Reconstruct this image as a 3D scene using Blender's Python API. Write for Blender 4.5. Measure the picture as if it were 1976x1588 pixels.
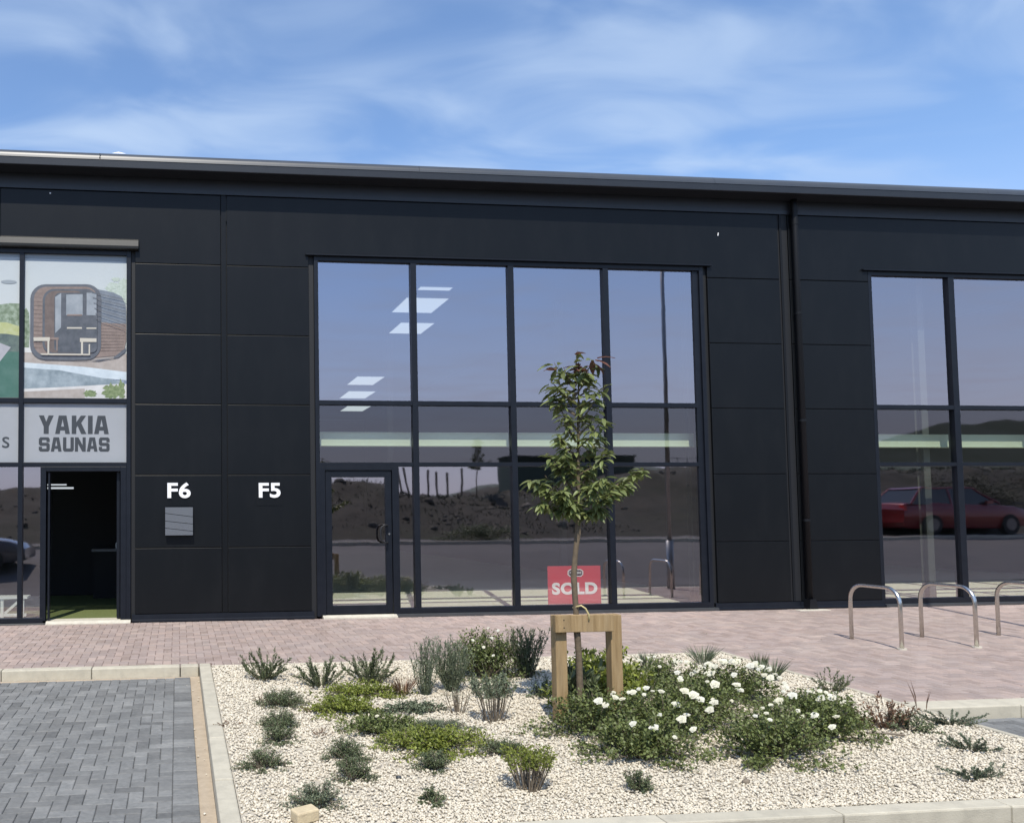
import bpy, math, random
import numpy as np
from mathutils import Vector, Matrix

S = bpy.context.scene
for o in list(bpy.data.objects): bpy.data.objects.remove(o)
COL = S.collection
random.seed(7)
R = math.radians

# ------------------------------------------------------------------ camera
cam_d = bpy.data.cameras.new('camera'); cam = bpy.data.objects.new('camera', cam_d); COL.objects.link(cam)
CAM = Vector((0.0, -13.12, 1.6))
yaw, pitch, roll = R(6.206), R(2.905), R(-0.418)
fwd = Vector((math.sin(yaw)*math.cos(pitch), math.cos(yaw)*math.cos(pitch), math.sin(pitch)))
rt = Vector((math.cos(yaw), -math.sin(yaw), 0)); up = rt.cross(fwd)
rt, up = rt*math.cos(roll)+up*math.sin(roll), up*math.cos(roll)-rt*math.sin(roll)
mw = Matrix((rt, up, -fwd)).transposed().to_4x4(); mw.translation = CAM
cam.matrix_world = mw
cam_d.sensor_width = 36.0; cam_d.lens = 36.0*1599.8/1976.0
cam_d.shift_x = (988-515.5)/1976.0; cam_d.shift_y = (918.5-794)/1976.0
cam_d.clip_start = 0.1; cam_d.clip_end = 4000
S.camera = cam

# ------------------------------------------------------------------ light
SUN = Vector((-0.12, -0.50, 0.74)).normalized()
SUN_EL = math.asin(SUN.z); SUN_AZ = math.atan2(SUN.x, SUN.y)      # clockwise from +Y
sl = bpy.data.lights.new('sun', 'SUN'); sl.energy = 3.1; sl.angle = R(0.53); sl.color = (1.0, 0.94, 0.83)
so = bpy.data.objects.new('sun', sl); COL.objects.link(so)
so.rotation_euler = (-SUN).to_track_quat('-Z', 'Y').to_euler(); so.location = (-5, -20, 30)

W = bpy.data.worlds.new('World'); S.world = W; W.use_nodes = True
nt = W.node_tree; nt.nodes.clear()
def N(t, **k):
    n = nt.nodes.new(t)
    for a, b in k.items(): setattr(n, a, b)
    return n
L = lambda a, b: nt.links.new(a, b)
sky = N('ShaderNodeTexSky', sky_type='NISHITA'); sky.sun_disc = False
sky.sun_elevation = SUN_EL; sky.sun_rotation = SUN_AZ; sky.air_density = 0.95; sky.dust_density = 0.25; sky.ozone_density = 4.5
tc = N('ShaderNodeTexCoord'); sep = N('ShaderNodeSeparateXYZ'); L(tc.outputs['Generated'], sep.inputs[0])
zmx = N('ShaderNodeMath', operation='MAXIMUM'); zmx.inputs[1].default_value = 0.04; L(sep.outputs[2], zmx.inputs[0])
dx = N('ShaderNodeMath', operation='DIVIDE'); L(sep.outputs[0], dx.inputs[0]); L(zmx.outputs[0], dx.inputs[1])
dy = N('ShaderNodeMath', operation='DIVIDE'); L(sep.outputs[1], dy.inputs[0]); L(zmx.outputs[0], dy.inputs[1])
cmb = N('ShaderNodeCombineXYZ'); L(dx.outputs[0], cmb.inputs[0]); L(dy.outputs[0], cmb.inputs[1])
mp = N('ShaderNodeMapping'); mp.inputs['Rotation'].default_value = (0, 0, R(-42)); mp.inputs['Scale'].default_value = (0.8, 1.25, 1)
mp.inputs['Location'].default_value = (1.7, 0.4, 0)
L(cmb.outputs[0], mp.inputs[0])
n1 = N('ShaderNodeTexNoise'); n1.inputs['Scale'].default_value = 2.3; n1.inputs['Detail'].default_value = 6; n1.inputs['Roughness'].default_value = 0.44; n1.inputs['Distortion'].default_value = 0.8
n2 = N('ShaderNodeTexNoise'); n2.inputs['Scale'].default_value = 0.5; n2.inputs['Detail'].default_value = 3
L(mp.outputs[0], n1.inputs['Vector']); L(mp.outputs[0], n2.inputs['Vector'])
r1 = N('ShaderNodeMapRange'); r1.inputs[1].default_value = 0.34; r1.inputs[2].default_value = 0.80; L(n1.outputs[0], r1.inputs[0]); r1.interpolation_type = 'SMOOTHSTEP'
r2 = N('ShaderNodeMapRange'); r2.inputs[1].default_value = 0.3; r2.inputs[2].default_value = 0.66; r2.inputs[3].default_value = 0.45; L(n2.outputs[0], r2.inputs[0])
mu = N('ShaderNodeMath', operation='MULTIPLY'); L(r1.outputs[0], mu.inputs[0]); L(r2.outputs[0], mu.inputs[1])
mu2 = N('ShaderNodeMath', operation='MULTIPLY_ADD'); mu2.inputs[1].default_value = 0.95; mu2.inputs[2].default_value = 0.0; L(mu.outputs[0], mu2.inputs[0])
# clouds are white veils lit by the same sun: one even brightness over the whole sky
mx = N('ShaderNodeMix', data_type='RGBA'); L(mu2.outputs[0], mx.inputs[0]); L(sky.outputs[0], mx.inputs[6]); mx.inputs[7].default_value = (2.75, 3.45, 4.5, 1)
# thin even haze towards the horizon, all the way round
hz_ = N('ShaderNodeMapRange'); hz_.inputs[1].default_value = 0.36; hz_.inputs[2].default_value = -0.02; hz_.inputs[3].default_value = 0.0; hz_.inputs[4].default_value = 0.92; L(sep.outputs[2], hz_.inputs[0]); hz_.interpolation_type = 'SMOOTHSTEP'
fd = N('ShaderNodeMapRange'); fd.inputs[1].default_value = 0.26; fd.inputs[2].default_value = 0.40; fd.inputs[3].default_value = 0.55; L(sep.outputs[2], fd.inputs[0]); fd.interpolation_type = 'SMOOTHSTEP'
mf = N('ShaderNodeMath', operation='MULTIPLY'); L(mu2.outputs[0], mf.inputs[0]); L(fd.outputs[0], mf.inputs[1]); L(mf.outputs[0], mx.inputs[0])
mh = N('ShaderNodeMix', data_type='RGBA'); L(hz_.outputs[0], mh.inputs[0]); L(mx.outputs[2], mh.inputs[6]); mh.inputs[7].default_value = (3.15, 3.2, 3.95, 1)
bg = N('ShaderNodeBackground'); bg.inputs[1].default_value = 0.14; L(mh.outputs[2], bg.inputs[0])
wo = N('ShaderNodeOutputWorld'); L(bg.outputs[0], wo.inputs[0])
S.view_settings.view_transform = 'Standard'; S.view_settings.look = 'None'
S.view_settings.gamma = 1; S.view_settings.exposure = 0.65; S.view_settings.use_curve_mapping = False
S.render.engine = 'CYCLES'
S.cycles.transparent_max_bounces = 16; S.cycles.max_bounces = 8

# ------------------------------------------------------------------ materials
SL = 0.027
def gz(y): return SL*y
def mat(name, col, rough=0.6, metal=0.0, spec=0.5, noise=None, bump=0.0, bscale=40, attr=False, var=0.0, hue=None, transl=0.0, coat=0.0, dirt=None, stretch=None):
    """col base colour; noise=(scale, amount, colour2); attr: per-piece value from attribute 'rnd' plus object random"""
    m = bpy.data.materials.new(name); m.use_nodes = True; t = m.node_tree; P = t.nodes['Principled BSDF']
    def nn(ty, **k):
        n = t.nodes.new(ty)
        for a, b in k.items(): setattr(n, a, b)
        return n
    ln = t.links.new
    P.inputs['Roughness'].default_value = rough; P.inputs['Metallic'].default_value = metal
    P.inputs['Specular IOR Level'].default_value = spec; P.inputs['Coat Weight'].default_value = coat
    P.inputs['Base Color'].default_value = (*col, 1)
    src = None
    g = nn('ShaderNodeNewGeometry'); pos = g.outputs['Position']
    if stretch:
        mpn = nn('ShaderNodeMapping'); mpn.inputs['Scale'].default_value = stretch; ln(pos, mpn.inputs[0]); pos = mpn.outputs[0]
    if noise:
        n = nn('ShaderNodeTexNoise'); n.inputs['Scale'].default_value = noise[0]; n.inputs['Detail'].default_value = 6; n.inputs['Roughness'].default_value = 0.6
        ln(pos, n.inputs['Vector'])
        mr = nn('ShaderNodeMapRange'); mr.inputs[1].default_value = 0.35; mr.inputs[2].default_value = 0.68; mr.inputs[4].default_value = noise[1]; ln(n.outputs[0], mr.inputs[0])
        x = nn('ShaderNodeMix', data_type='RGBA'); x.inputs[6].default_value = (*col, 1); x.inputs[7].default_value = (*noise[2], 1); ln(mr.outputs[0], x.inputs[0])
        src = x.outputs[2]
    if dirt:
        n = nn('ShaderNodeTexNoise'); n.inputs['Scale'].default_value = dirt[0]; n.inputs['Detail'].default_value = 8; n.inputs['Roughness'].default_value = 0.7
        ln(pos, n.inputs['Vector'])
        mr = nn('ShaderNodeMapRange'); mr.inputs[1].default_value = 0.48; mr.inputs[2].default_value = 0.72; mr.inputs[4].default_value = dirt[1]; ln(n.outputs[0], mr.inputs[0])
        x = nn('ShaderNodeMix', data_type='RGBA'); x.inputs[7].default_value = (*dirt[2], 1); ln(mr.outputs[0], x.inputs[0])
        if src: ln(src, x.inputs[6])
        else: x.inputs[6].default_value = (*col, 1)
        src = x.outputs[2]
    if attr:
        a = nn('ShaderNodeAttribute'); a.attribute_name = 'rnd'; oi = nn('ShaderNodeObjectInfo')
        ad = nn('ShaderNodeMath', operation='ADD'); ln(a.outputs['Fac'], ad.inputs[0]); ln(oi.outputs['Random'], ad.inputs[1])
        fr = nn('ShaderNodeMath', operation='FRACT'); ln(ad.outputs[0], fr.inputs[0])
        mr = nn('ShaderNodeMapRange'); mr.inputs[3].default_value = 1-var; mr.inputs[4].default_value = 1+var; ln(fr.outputs[0], mr.inputs[0])
        m1 = nn('ShaderNodeMix', data_type='RGBA'); m1.blend_type = 'MULTIPLY'; m1.inputs[0].default_value = 1
        if src: ln(src, m1.inputs[6])
        else: m1.inputs[6].default_value = (*col, 1)
        cb = nn('ShaderNodeCombineColor'); [ln(mr.outputs[0], cb.inputs[i]) for i in range(3)]
        ln(cb.outputs[0], m1.inputs[7]); src = m1.outputs[2]
        if hue:
            f2 = nn('ShaderNodeMath', operation='MULTIPLY'); f2.inputs[1].default_value = 7.31; ln(fr.outputs[0], f2.inputs[0])
            f3 = nn('ShaderNodeMath', operation='FRACT'); ln(f2.outputs[0], f3.inputs[0])
            f4 = nn('ShaderNodeMath', operation='MULTIPLY'); f4.inputs[1].default_value = hue[0]; ln(f3.outputs[0], f4.inputs[0])
            m2 = nn('ShaderNodeMix', data_type='RGBA'); ln(f4.outputs[0], m2.inputs[0]); ln(src, m2.inputs[6]); m2.inputs[7].default_value = (*hue[1], 1); src = m2.outputs[2]
    if src: ln(src, P.inputs['Base Color'])
    if bump:
        n = nn('ShaderNodeTexNoise'); n.inputs['Scale'].default_value = bscale; n.inputs['Detail'].default_value = 5; ln(pos, n.inputs['Vector'])
        b = nn('ShaderNodeBump'); b.inputs['Strength'].default_value = min(bump, 1.0); b.inputs['Distance'].default_value = 0.004 if bscale > 5 else 0.02
        ln(n.outputs[0], b.inputs['Height']); ln(b.outputs[0], P.inputs['Normal'])
    if transl:
        tr = nn('ShaderNodeBsdfTranslucent'); ms = nn('ShaderNodeMixShader'); ms.inputs[0].default_value = transl
        if src: ln(src, tr.inputs['Color'])
        else: tr.inputs['Color'].default_value = (*col, 1)
        ln(P.outputs[0], ms.inputs[1]); ln(tr.outputs[0], ms.inputs[2]); ln(ms.outputs[0], t.nodes['Material Output'].inputs['Surface'])
    return m
def glass_mat(name, refl, tint, wave=0.045):
    m = bpy.data.materials.new(name); m.use_nodes = True; t = m.node_tree; t.nodes.clear()
    o = t.nodes.new('ShaderNodeOutputMaterial'); ms = t.nodes.new('ShaderNodeMixShader')
    tr = t.nodes.new('ShaderNodeBsdfTransparent'); tr.inputs[0].default_value = (*tint, 1)
    gl = t.nodes.new('ShaderNodeBsdfGlossy'); gl.inputs['Roughness'].default_value = 0.02; gl.inputs[0].default_value = (1.0, 0.93, 1.0, 1)
    ge = t.nodes.new('ShaderNodeNewGeometry'); dt = t.nodes.new('ShaderNodeVectorMath'); dt.operation = 'DOT_PRODUCT'
    t.links.new(ge.outputs['Incoming'], dt.inputs[0]); t.links.new(ge.outputs['True Normal'], dt.inputs[1])
    def mth(op, a, b=None, c=None):
        m_ = t.nodes.new('ShaderNodeMath'); m_.operation = op; t.links.new(a, m_.inputs[0])
        if b is not None: m_.inputs[1].default_value = b
        if c is not None: m_.inputs[2].default_value = c
        return m_
    fr = mth('POWER', mth('MULTIPLY_ADD', mth('ABSOLUTE', dt.outputs['Value']).outputs[0], -1.0, 1.0).outputs[0], 4.0)
    ma = mth('MULTIPLY_ADD', fr.outputs[0], 0.6, refl); ma.use_clamp = True
    no = t.nodes.new('ShaderNodeTexNoise'); no.inputs['Scale'].default_value = 1.1; no.inputs['Detail'].default_value = 2
    bu = t.nodes.new('ShaderNodeBump'); bu.inputs['Strength'].default_value = 1.0; bu.inputs['Distance'].default_value = wave*0.02
    t.links.new(ge.outputs['Position'], no.inputs['Vector']); t.links.new(no.outputs[0], bu.inputs['Height']); t.links.new(bu.outputs[0], gl.inputs['Normal'])
    t.links.new(ma.outputs[0], ms.inputs[0]); t.links.new(tr.outputs[0], ms.inputs[1]); t.links.new(gl.outputs[0], ms.inputs[2]); t.links.new(ms.outputs[0], o.inputs[0])
    return m
def clear_mat(name):
    m = bpy.data.materials.new(name); m.use_nodes = True; t = m.node_tree; t.nodes.clear()
    o = t.nodes.new('ShaderNodeOutputMaterial'); tr = t.nodes.new('ShaderNodeBsdfTransparent'); t.links.new(tr.outputs[0], o.inputs[0]); return m
def emit_mat(name, col, s):
    m = bpy.data.materials.new(name); m.use_nodes = True; t = m.node_tree; t.nodes.clear()
    o = t.nodes.new('ShaderNodeOutputMaterial'); e = t.nodes.new('ShaderNodeEmission'); e.inputs[0].default_value = (*col, 1); e.inputs[1].default_value = s
    t.links.new(e.outputs[0], o.inputs[0]); return m

M = dict(
 panel=mat('dark_cladding', (0.0045,0.0055,0.0068), 0.36, 0.0, 0.24, noise=(1.3,0.5,(0.0065,0.0075,0.009)), bump=0.35, bscale=1.1, stretch=(1,1,.35), dirt=(2.6,0.28,(0.013,0.014,0.015))),
 frame=mat('frame_metal', (0.006,0.008,0.013), 0.38, 0.0, 0.30, noise=(6,0.4,(0.013,0.016,0.023))),
 seal=mat('black_gasket', (0.008,0.009,0.011), 0.6),
 cap=mat('eaves_metal', (0.035,0.038,0.042), 0.34, 0.0, 1.0, noise=(2.0,0.5,(0.05,0.053,0.055)), dirt=(3,0.3,(0.07,0.068,0.062))),
 flash=mat('flashing_metal', (0.019,0.020,0.020), 0.45, 0.0, 0.4, dirt=(5,0.4,(0.04,0.039,0.035))),
 gutter=mat('gutter_metal', (0.018,0.021,0.027), 0.42, 0.0, 0.5, noise=(3,0.5,(0.024,0.028,0.034))),
 pipe=mat('downpipe_metal', (0.007,0.008,0.010), 0.5, 0.0, 0.25),
 glass=glass_mat('solar_glass', 0.35, (0.95,0.985,0.93)),
 glass2=glass_mat('spandrel_glass', 0.12, (0.85,0.90,0.83)),
 clear=clear_mat('clear_glass_edge'),
 column=mat('column_paint', (0.075,0.08,0.075), 0.6), beam=mat('primed_steel', (0.52,0.56,0.46), 0.55),
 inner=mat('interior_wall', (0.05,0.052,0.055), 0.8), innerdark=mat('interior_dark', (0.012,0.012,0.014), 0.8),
 slab=mat('interior_screed', (0.74,0.74,0.64), 0.7, noise=(3,0.5,(0.64,0.64,0.55))),
 turf=mat('green_turf', (0.10,0.13,0.04), 0.9, noise=(30,0.8,(0.15,0.17,0.06)), bump=0.8, bscale=120),
 light=emit_mat('glowing_sheet', (0.86,0.93,1.0), 0.42),  # emission in place of daylight through rooflights; strip lights share it
 white=mat('white_vinyl', (0.80,0.80,0.80), 0.45), letter=mat('white_letter', (0.86,0.86,0.86), 0.4),
 plate=mat('sign_backing', (0.022,0.024,0.026), 0.25), slat=mat('grey_steel_slat', (0.13,0.14,0.155), 0.45, 0.2),
 film=mat('frosted_film', (0.42,0.44,0.465), 0.5, noise=(2,0.5,(0.37,0.39,0.415))), filmtext=mat('charcoal_vinyl', (0.045,0.05,0.055), 0.4),
 red=mat('red_board', (0.60,0.03,0.05), 0.45), badge=mat('badge_dark', (0.06,0.02,0.03), 0.5),
 steel=mat('brushed_steel', (0.62,0.60,0.56), 0.24, 1.0, noise=(12,0.5,(0.5,0.48,0.45))),
 kerb=mat('kerb_concrete', (0.50,0.46,0.365), 0.85, noise=(9,0.8,(0.42,0.385,0.305)), bump=0.6, bscale=110, attr=True, var=0.06, dirt=(7,0.6,(0.33,0.305,0.245))),
 thresh=mat('threshold_concrete', (0.58,0.54,0.45), 0.8, noise=(14,0.7,(0.42,0.39,0.32)), bump=0.4, bscale=90),
 pink=mat('pink_paver', (0.315,0.238,0.205), 0.85, noise=(22,0.7,(0.38,0.30,0.26)), bump=0.7, bscale=160, attr=True, var=0.19, hue=(0.45,(0.30,0.255,0.245)), dirt=(1.1,0.6,(0.42,0.35,0.30))),
 grey=mat('grey_paver', (0.135,0.137,0.134), 0.85, noise=(26,0.9,(0.195,0.196,0.19)), bump=0.8, bscale=150, attr=True, var=0.26, hue=(0.35,(0.19,0.19,0.185)), dirt=(3.2,0.75,(0.265,0.26,0.245))),
 joint=mat('joint_sand_pink', (0.16,0.11,0.095), 0.95, bump=0.6, bscale=200), jointg=mat('joint_sand_grey', (0.085,0.085,0.085), 0.95, bump=0.6, bscale=200),
 sand=mat('bedding_sand', (0.44,0.36,0.265), 0.95, noise=(14,0.8,(0.34,0.275,0.20)), bump=0.9, bscale=60),
 soil=mat('gravel_bed', (0.52,0.475,0.39), 0.95, noise=(60,1.0,(0.34,0.30,0.24)), bump=1.0, bscale=70),
 peb=mat('cream_pebble', (0.63,0.575,0.465), 0.8, noise=(90,0.6,(0.56,0.51,0.42)), attr=True, var=0.17, hue=(0.35,(0.62,0.53,0.40))),
 wood=mat('treated_timber', (0.36,0.25,0.125), 0.75, noise=(34,1.0,(0.235,0.155,0.07)), bump=0.9, bscale=90, stretch=(1,1,.07), dirt=(9,0.35,(0.42,0.34,0.22))),
 bark=mat('bark', (0.16,0.12,0.075), 0.85, noise=(25,0.9,(0.085,0.065,0.045)), bump=0.9, bscale=60), tie=mat('tree_tie', (0.60,0.50,0.24), 0.6),
 leaf=mat('tree_leaf', (0.165,0.205,0.075), 0.48, attr=True, var=0.38, hue=(0.45,(0.21,0.22,0.065)), transl=0.33),
 leafred=mat('young_red_leaf', (0.20,0.085,0.055), 0.5, attr=True, var=0.3, transl=0.25),
 rose=mat('rose_leaf', (0.150,0.180,0.060), 0.5, attr=True, var=0.5, hue=(0.4,(0.105,0.135,0.035)), transl=0.25),
 lime=mat('bright_leaf', (0.235,0.265,0.045), 0.5, attr=True, var=0.4, hue=(0.4,(0.07,0.12,0.03)), transl=0.3),
 sage=mat('grey_green_leaf', (0.150,0.182,0.111), 0.65, attr=True, var=0.35, hue=(0.3,(0.15,0.16,0.11)), transl=0.2),
 dark=mat('dark_green_leaf', (0.120,0.148,0.070), 0.55, attr=True, var=0.45, hue=(0.4,(0.09,0.115,0.06)), transl=0.2),
 jun=mat('juniper_leaf', (0.120,0.148,0.095), 0.65, attr=True, var=0.35, transl=0.15),
 redleaf=mat('reddish_leaf', (0.20,0.115,0.07), 0.55, attr=True, var=0.4, transl=0.2),
 twig=mat('grey_twig', (0.19,0.155,0.115), 0.8, attr=True, var=0.3),
 petal=mat('cream_petal', (0.74,0.73,0.64), 0.6, attr=True, var=0.08, hue=(0.45,(0.76,0.71,0.48)), transl=0.3), stamen=mat('yellow_heart', (0.62,0.46,0.10), 0.6),
 stone=mat('split_block', (0.58,0.48,0.31), 0.85, noise=(18,0.8,(0.46,0.37,0.24)), bump=0.8, bscale=80),
 road=mat('road_asphalt', (0.095,0.09,0.09), 0.9, noise=(1.2,0.6,(0.13,0.12,0.115)), bump=0.6, bscale=180),
 ground=mat('rough_ground', (0.16,0.13,0.09), 0.95, noise=(0.6,0.9,(0.08,0.09,0.04)), bump=1, bscale=6),
 berm=mat('berm_earth', (0.045,0.038,0.028), 0.95, noise=(1.6,1.0,(0.018,0.017,0.012)), bump=1.0, bscale=4, dirt=(0.35,0.6,(0.028,0.034,0.014))),
 rubble=mat('rubble_stone', (0.085,0.075,0.06), 0.9, attr=True, var=0.6),
 weed=mat('berm_weeds', (0.035,0.042,0.016), 0.7, attr=True, var=0.5, hue=(0.4,(0.06,0.05,0.026))),
 hill=mat('hillside', (0.10,0.12,0.10), 0.95, noise=(0.02,0.9,(0.06,0.08,0.05))),
 postw=mat('old_post', (0.13,0.10,0.07), 0.85), cont=mat('green_container', (0.03,0.055,0.04), 0.6), galv=mat('galvanised_steel', (0.32,0.33,0.34), 0.4, 0.8),
 carred=mat('car_paint_red', (0.17,0.006,0.009), 0.3, 0.2, coat=0.6), cargrey=mat('car_paint_grey', (0.10,0.10,0.11), 0.25, 0.4, coat=1.0),
 carglass=mat('car_window', (0.012,0.014,0.016), 0.05, 0, 0.8), tyre=mat('tyre_rubber', (0.02,0.02,0.02), 0.85), rim=mat('alloy_rim', (0.14,0.14,0.15), 0.3, 0.9), lampred=mat('tail_lamp', (0.5,0.02,0.02), 0.2),
)

# ------------------------------------------------------------------ helpers
class MB:
    def __init__(s): s.v = []; s.f = []; s.m = []
    def box(s, x0, x1, y0, y1, z0, z1, mi=0):
        b = len(s.v)
        s.v += [(x0,y0,z0),(x1,y0,z0),(x1,y1,z0),(x0,y1,z0),(x0,y0,z1),(x1,y0,z1),(x1,y1,z1),(x0,y1,z1)]
        for q in ((0,3,2,1),(4,5,6,7),(0,1,5,4),(1,2,6,5),(2,3,7,6),(3,0,4,7)): s.f.append(tuple(b+i for i in q)); s.m.append(mi)
        return s
    def chbox(s, x0, x1, y0, y1, z0, z1, c=0.004, mi=0, zf=None):
        """box with chamfered top edges; zf(x, y) adds the ground slope"""
        b = len(s.v); P = [(x0,y0,z0),(x1,y0,z0),(x1,y1,z0),(x0,y1,z0),(x0,y0,z1-c),(x1,y0,z1-c),(x1,y1,z1-c),(x0,y1,z1-c),
             (x0+c,y0+c,z1),(x1-c,y0+c,z1),(x1-c,y1-c,z1),(x0+c,y1-c,z1)]
        if zf: P = [(x,y,z+zf(y)) for x,y,z in P]
        s.v += P
        for q in ((0,1,5,4),(1,2,6,5),(2,3,7,6),(3,0,4,7),(4,5,9,8),(5,6,10,9),(6,7,11,10),(7,4,8,11),(8,9,10,11)): s.f.append(tuple(b+i for i in q)); s.m.append(mi)
        return s
    def prism(s, pts, y0, y1, mi=0):
        """outline pts (x, z) counter-clockwise seen from -Y, extruded from y0 (front) to y1"""
        b = len(s.v); n = len(pts)
        s.v += [(x,y0,z) for x,z in pts]+[(x,y1,z) for x,z in pts]
        s.f.append(tuple(range(b,b+n))); s.f.append(tuple(range(b+2*n-1,b+n-1,-1))); s.m += [mi,mi]
        for i in range(n):
            j = (i+1)%n; s.f.append((b+i,b+n+i,b+n+j,b+j)); s.m.append(mi)
        return s
    def prismx(s, pts, x0, x1, mi=0):
        """outline pts (y, z) extruded along x"""
        b = len(s.v); n = len(pts)
        s.v += [(x0,y,z) for y,z in pts]+[(x1,y,z) for y,z in pts]
        s.f.append(tuple(range(b+n-1,b-1,-1))); s.f.append(tuple(range(b+n,b+2*n))); s.m += [mi,mi]
        for i in range(n):
            j = (i+1)%n; s.f.append((b+i,b+j,b+n+j,b+n+i)); s.m.append(mi)
        return s
    def tube(s, pts, r, n=10, mi=0, cap=True):
        pts = [Vector(p) for p in pts]; rs = r if isinstance(r,(list,tuple)) else [r]*len(pts); b0 = len(s.v)
        ref = None
        for i,p in enumerate(pts):
            t = (pts[min(i+1,len(pts)-1)]-pts[max(i-1,0)]).normalized()
            if ref is None: ref = t.orthogonal().normalized()
            a = (ref-t*ref.dot(t)).normalized(); ref = a; c = t.cross(a)
            for k in range(n):
                th = 2*math.pi*k/n; q = p+(a*math.cos(th)+c*math.sin(th))*rs[i]; s.v.append(tuple(q))
        for i in range(len(pts)-1):
            for k in range(n):
                k2 = (k+1)%n; s.f.append((b0+i*n+k,b0+i*n+k2,b0+(i+1)*n+k2,b0+(i+1)*n+k)); s.m.append(mi)
        if cap:
            s.f.append(tuple(b0+k for k in range(n-1,-1,-1))); s.m.append(mi)
            e = b0+(len(pts)-1)*n; s.f.append(tuple(e+k for k in range(n))); s.m.append(mi)
        return s
    def quad(s, a, b, c, d, mi=0):
        k = len(s.v); s.v += [a,b,c,d]; s.f.append((k,k+1,k+2,k+3)); s.m.append(mi); return s
    def poly(s, pts, mi=0):
        k = len(s.v); s.v += pts; s.f.append(tuple(range(k,k+len(pts)))); s.m.append(mi); return s
    def mesh(s, name, mats, smooth=False):
        me = bpy.data.meshes.new(name); me.from_pydata(s.v, [], s.f)
        for m in (mats if isinstance(mats,(list,tuple)) else [mats]): me.materials.append(m)
        me.polygons.foreach_set('material_index', s.m)
        if smooth: me.polygons.foreach_set('use_smooth', [True]*len(s.f))
        me.update(); return me
    def build(s, name, mats, parent=None, smooth=False, bevel=0.0):
        return link(name, s.mesh(name, mats, smooth), parent, bevel)
def link(name, me, parent=None, bevel=0.0):
    o = bpy.data.objects.new(name, me); COL.objects.link(o)
    if parent: o.parent = parent
    if bevel:
        md = o.modifiers.new('bevel','BEVEL'); md.width = bevel; md.segments = 2; md.limit_method = 'ANGLE'
    return o
def tag(o, label=None, cat=None, group=None, kind=None):
    if label: o['label'] = label
    if cat: o['category'] = cat
    if group: o['group'] = group
    if kind: o['kind'] = kind
    return o
def empty(name, label, cat, group=None, loc=(0,0,0)):
    o = bpy.data.objects.new(name, None); COL.objects.link(o); o.location = loc; o.empty_display_size = 0.2
    return tag(o, label, cat, group)
def npmesh(name, V, F, mats, rnd=None, mi=None, smooth=False):
    """V (n,3), F (m,k) numpy arrays; rnd per-face values"""
    me = bpy.data.meshes.new(name); V = np.ascontiguousarray(V, dtype=np.float32); F = np.ascontiguousarray(F, dtype=np.int32); m, k = F.shape
    me.vertices.add(len(V)); me.vertices.foreach_set('co', V.ravel())
    me.loops.add(m*k); me.loops.foreach_set('vertex_index', F.ravel())
    me.polygons.add(m); me.polygons.foreach_set('loop_start', np.arange(0, m*k, k, dtype=np.int32)); me.polygons.foreach_set('loop_total', np.full(m, k, dtype=np.int32))
    for x in (mats if isinstance(mats,(list,tuple)) else [mats]): me.materials.append(x)
    if mi is not None: me.polygons.foreach_set('material_index', mi)
    if smooth: me.polygons.foreach_set('use_smooth', np.ones(m, dtype=bool))
    me.update(calc_edges=True); me.validate()
    if rnd is not None:
        a = me.attributes.new('rnd','FLOAT','FACE'); a.data.foreach_set('value', np.asarray(rnd, dtype=np.float32))
    return me
def curve_mesh(name, splines, depth, material):
    """filled 2D outlines with holes -> extruded mesh in the XZ plane, facing -Y"""
    cu = bpy.data.curves.new(name,'CURVE'); cu.dimensions = '2D'; cu.fill_mode = 'BOTH'; cu.extrude = depth/2
    for pts in splines:
        sp = cu.splines.new('POLY'); sp.points.add(len(pts)-1); sp.use_cyclic_u = True
        for p,(x,z) in zip(sp.points, pts): p.co = (x, z, 0, 1)
    o = bpy.data.objects.new(name, cu); me = bpy.data.meshes.new_from_object(o); bpy.data.objects.remove(o); bpy.data.curves.remove(cu)
    me.transform(Matrix.Rotation(R(90),4,'X')); me.materials.clear(); me.materials.append(material); return me
def text_mesh(name, txt, height, depth, material, bold=0.0, squeeze=1.0, spacing=1.0):
    cu = bpy.data.curves.new(name,'FONT'); cu.body = txt; cu.size = 1; cu.extrude = 0.01; cu.offset = bold; cu.align_x = 'LEFT'; cu.space_character = spacing; cu.resolution_u = 6
    o = bpy.data.objects.new(name, cu); me = bpy.data.meshes.new_from_object(o); bpy.data.objects.remove(o); bpy.data.curves.remove(cu)
    co = np.zeros(len(me.vertices)*3); me.vertices.foreach_get('co', co); co = co.reshape(-1,3)
    mn, mxx = co.min(0), co.max(0); k = height/(mxx[1]-mn[1])
    out = np.zeros_like(co); out[:,0] = (co[:,0]-mn[0])*k*squeeze; out[:,2] = (co[:,1]-mn[1])*k; out[:,1] = -(co[:,2]-mn[2])/(mxx[2]-mn[2])*depth
    me.vertices.foreach_set('co', out.ravel()); me.materials.clear(); me.materials.append(material); me.update()
    return me, out[:,0].max()

# ------------------------------------------------------------------ setting: ground
g = MB()
prof = [(400,-0.15),(0.0,-0.15),(-8.6,-0.15-0.22),(-8.7,-0.36),(-10,-0.27),(-12,0.13),(-13.5,0.40),(-15.5,0.60),(-16,0.60),(-60,1.6),(-200,3),(-900,6)]
for (ya,za),(yb,zb) in zip(prof[:-1],prof[1:]):
    g.quad((-600,ya,za),(-600,yb,zb),(900,yb,zb),(900,ya,za))
tag(g.build('ground', M['ground']), kind='structure')
r = MB()
rp = [(-8.42,-0.335),(-8.7,-0.335),(-10,-0.25),(-12,0.15),(-13.5,0.42),(-15.5,0.62)]
for (ya,za),(yb,zb) in zip(rp[:-1],rp[1:]): r.quad((-60,ya,za),(-60,yb,zb),(90,yb,zb),(90,ya,za))
tag(r.build('road', M['road']), kind='structure')

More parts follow.
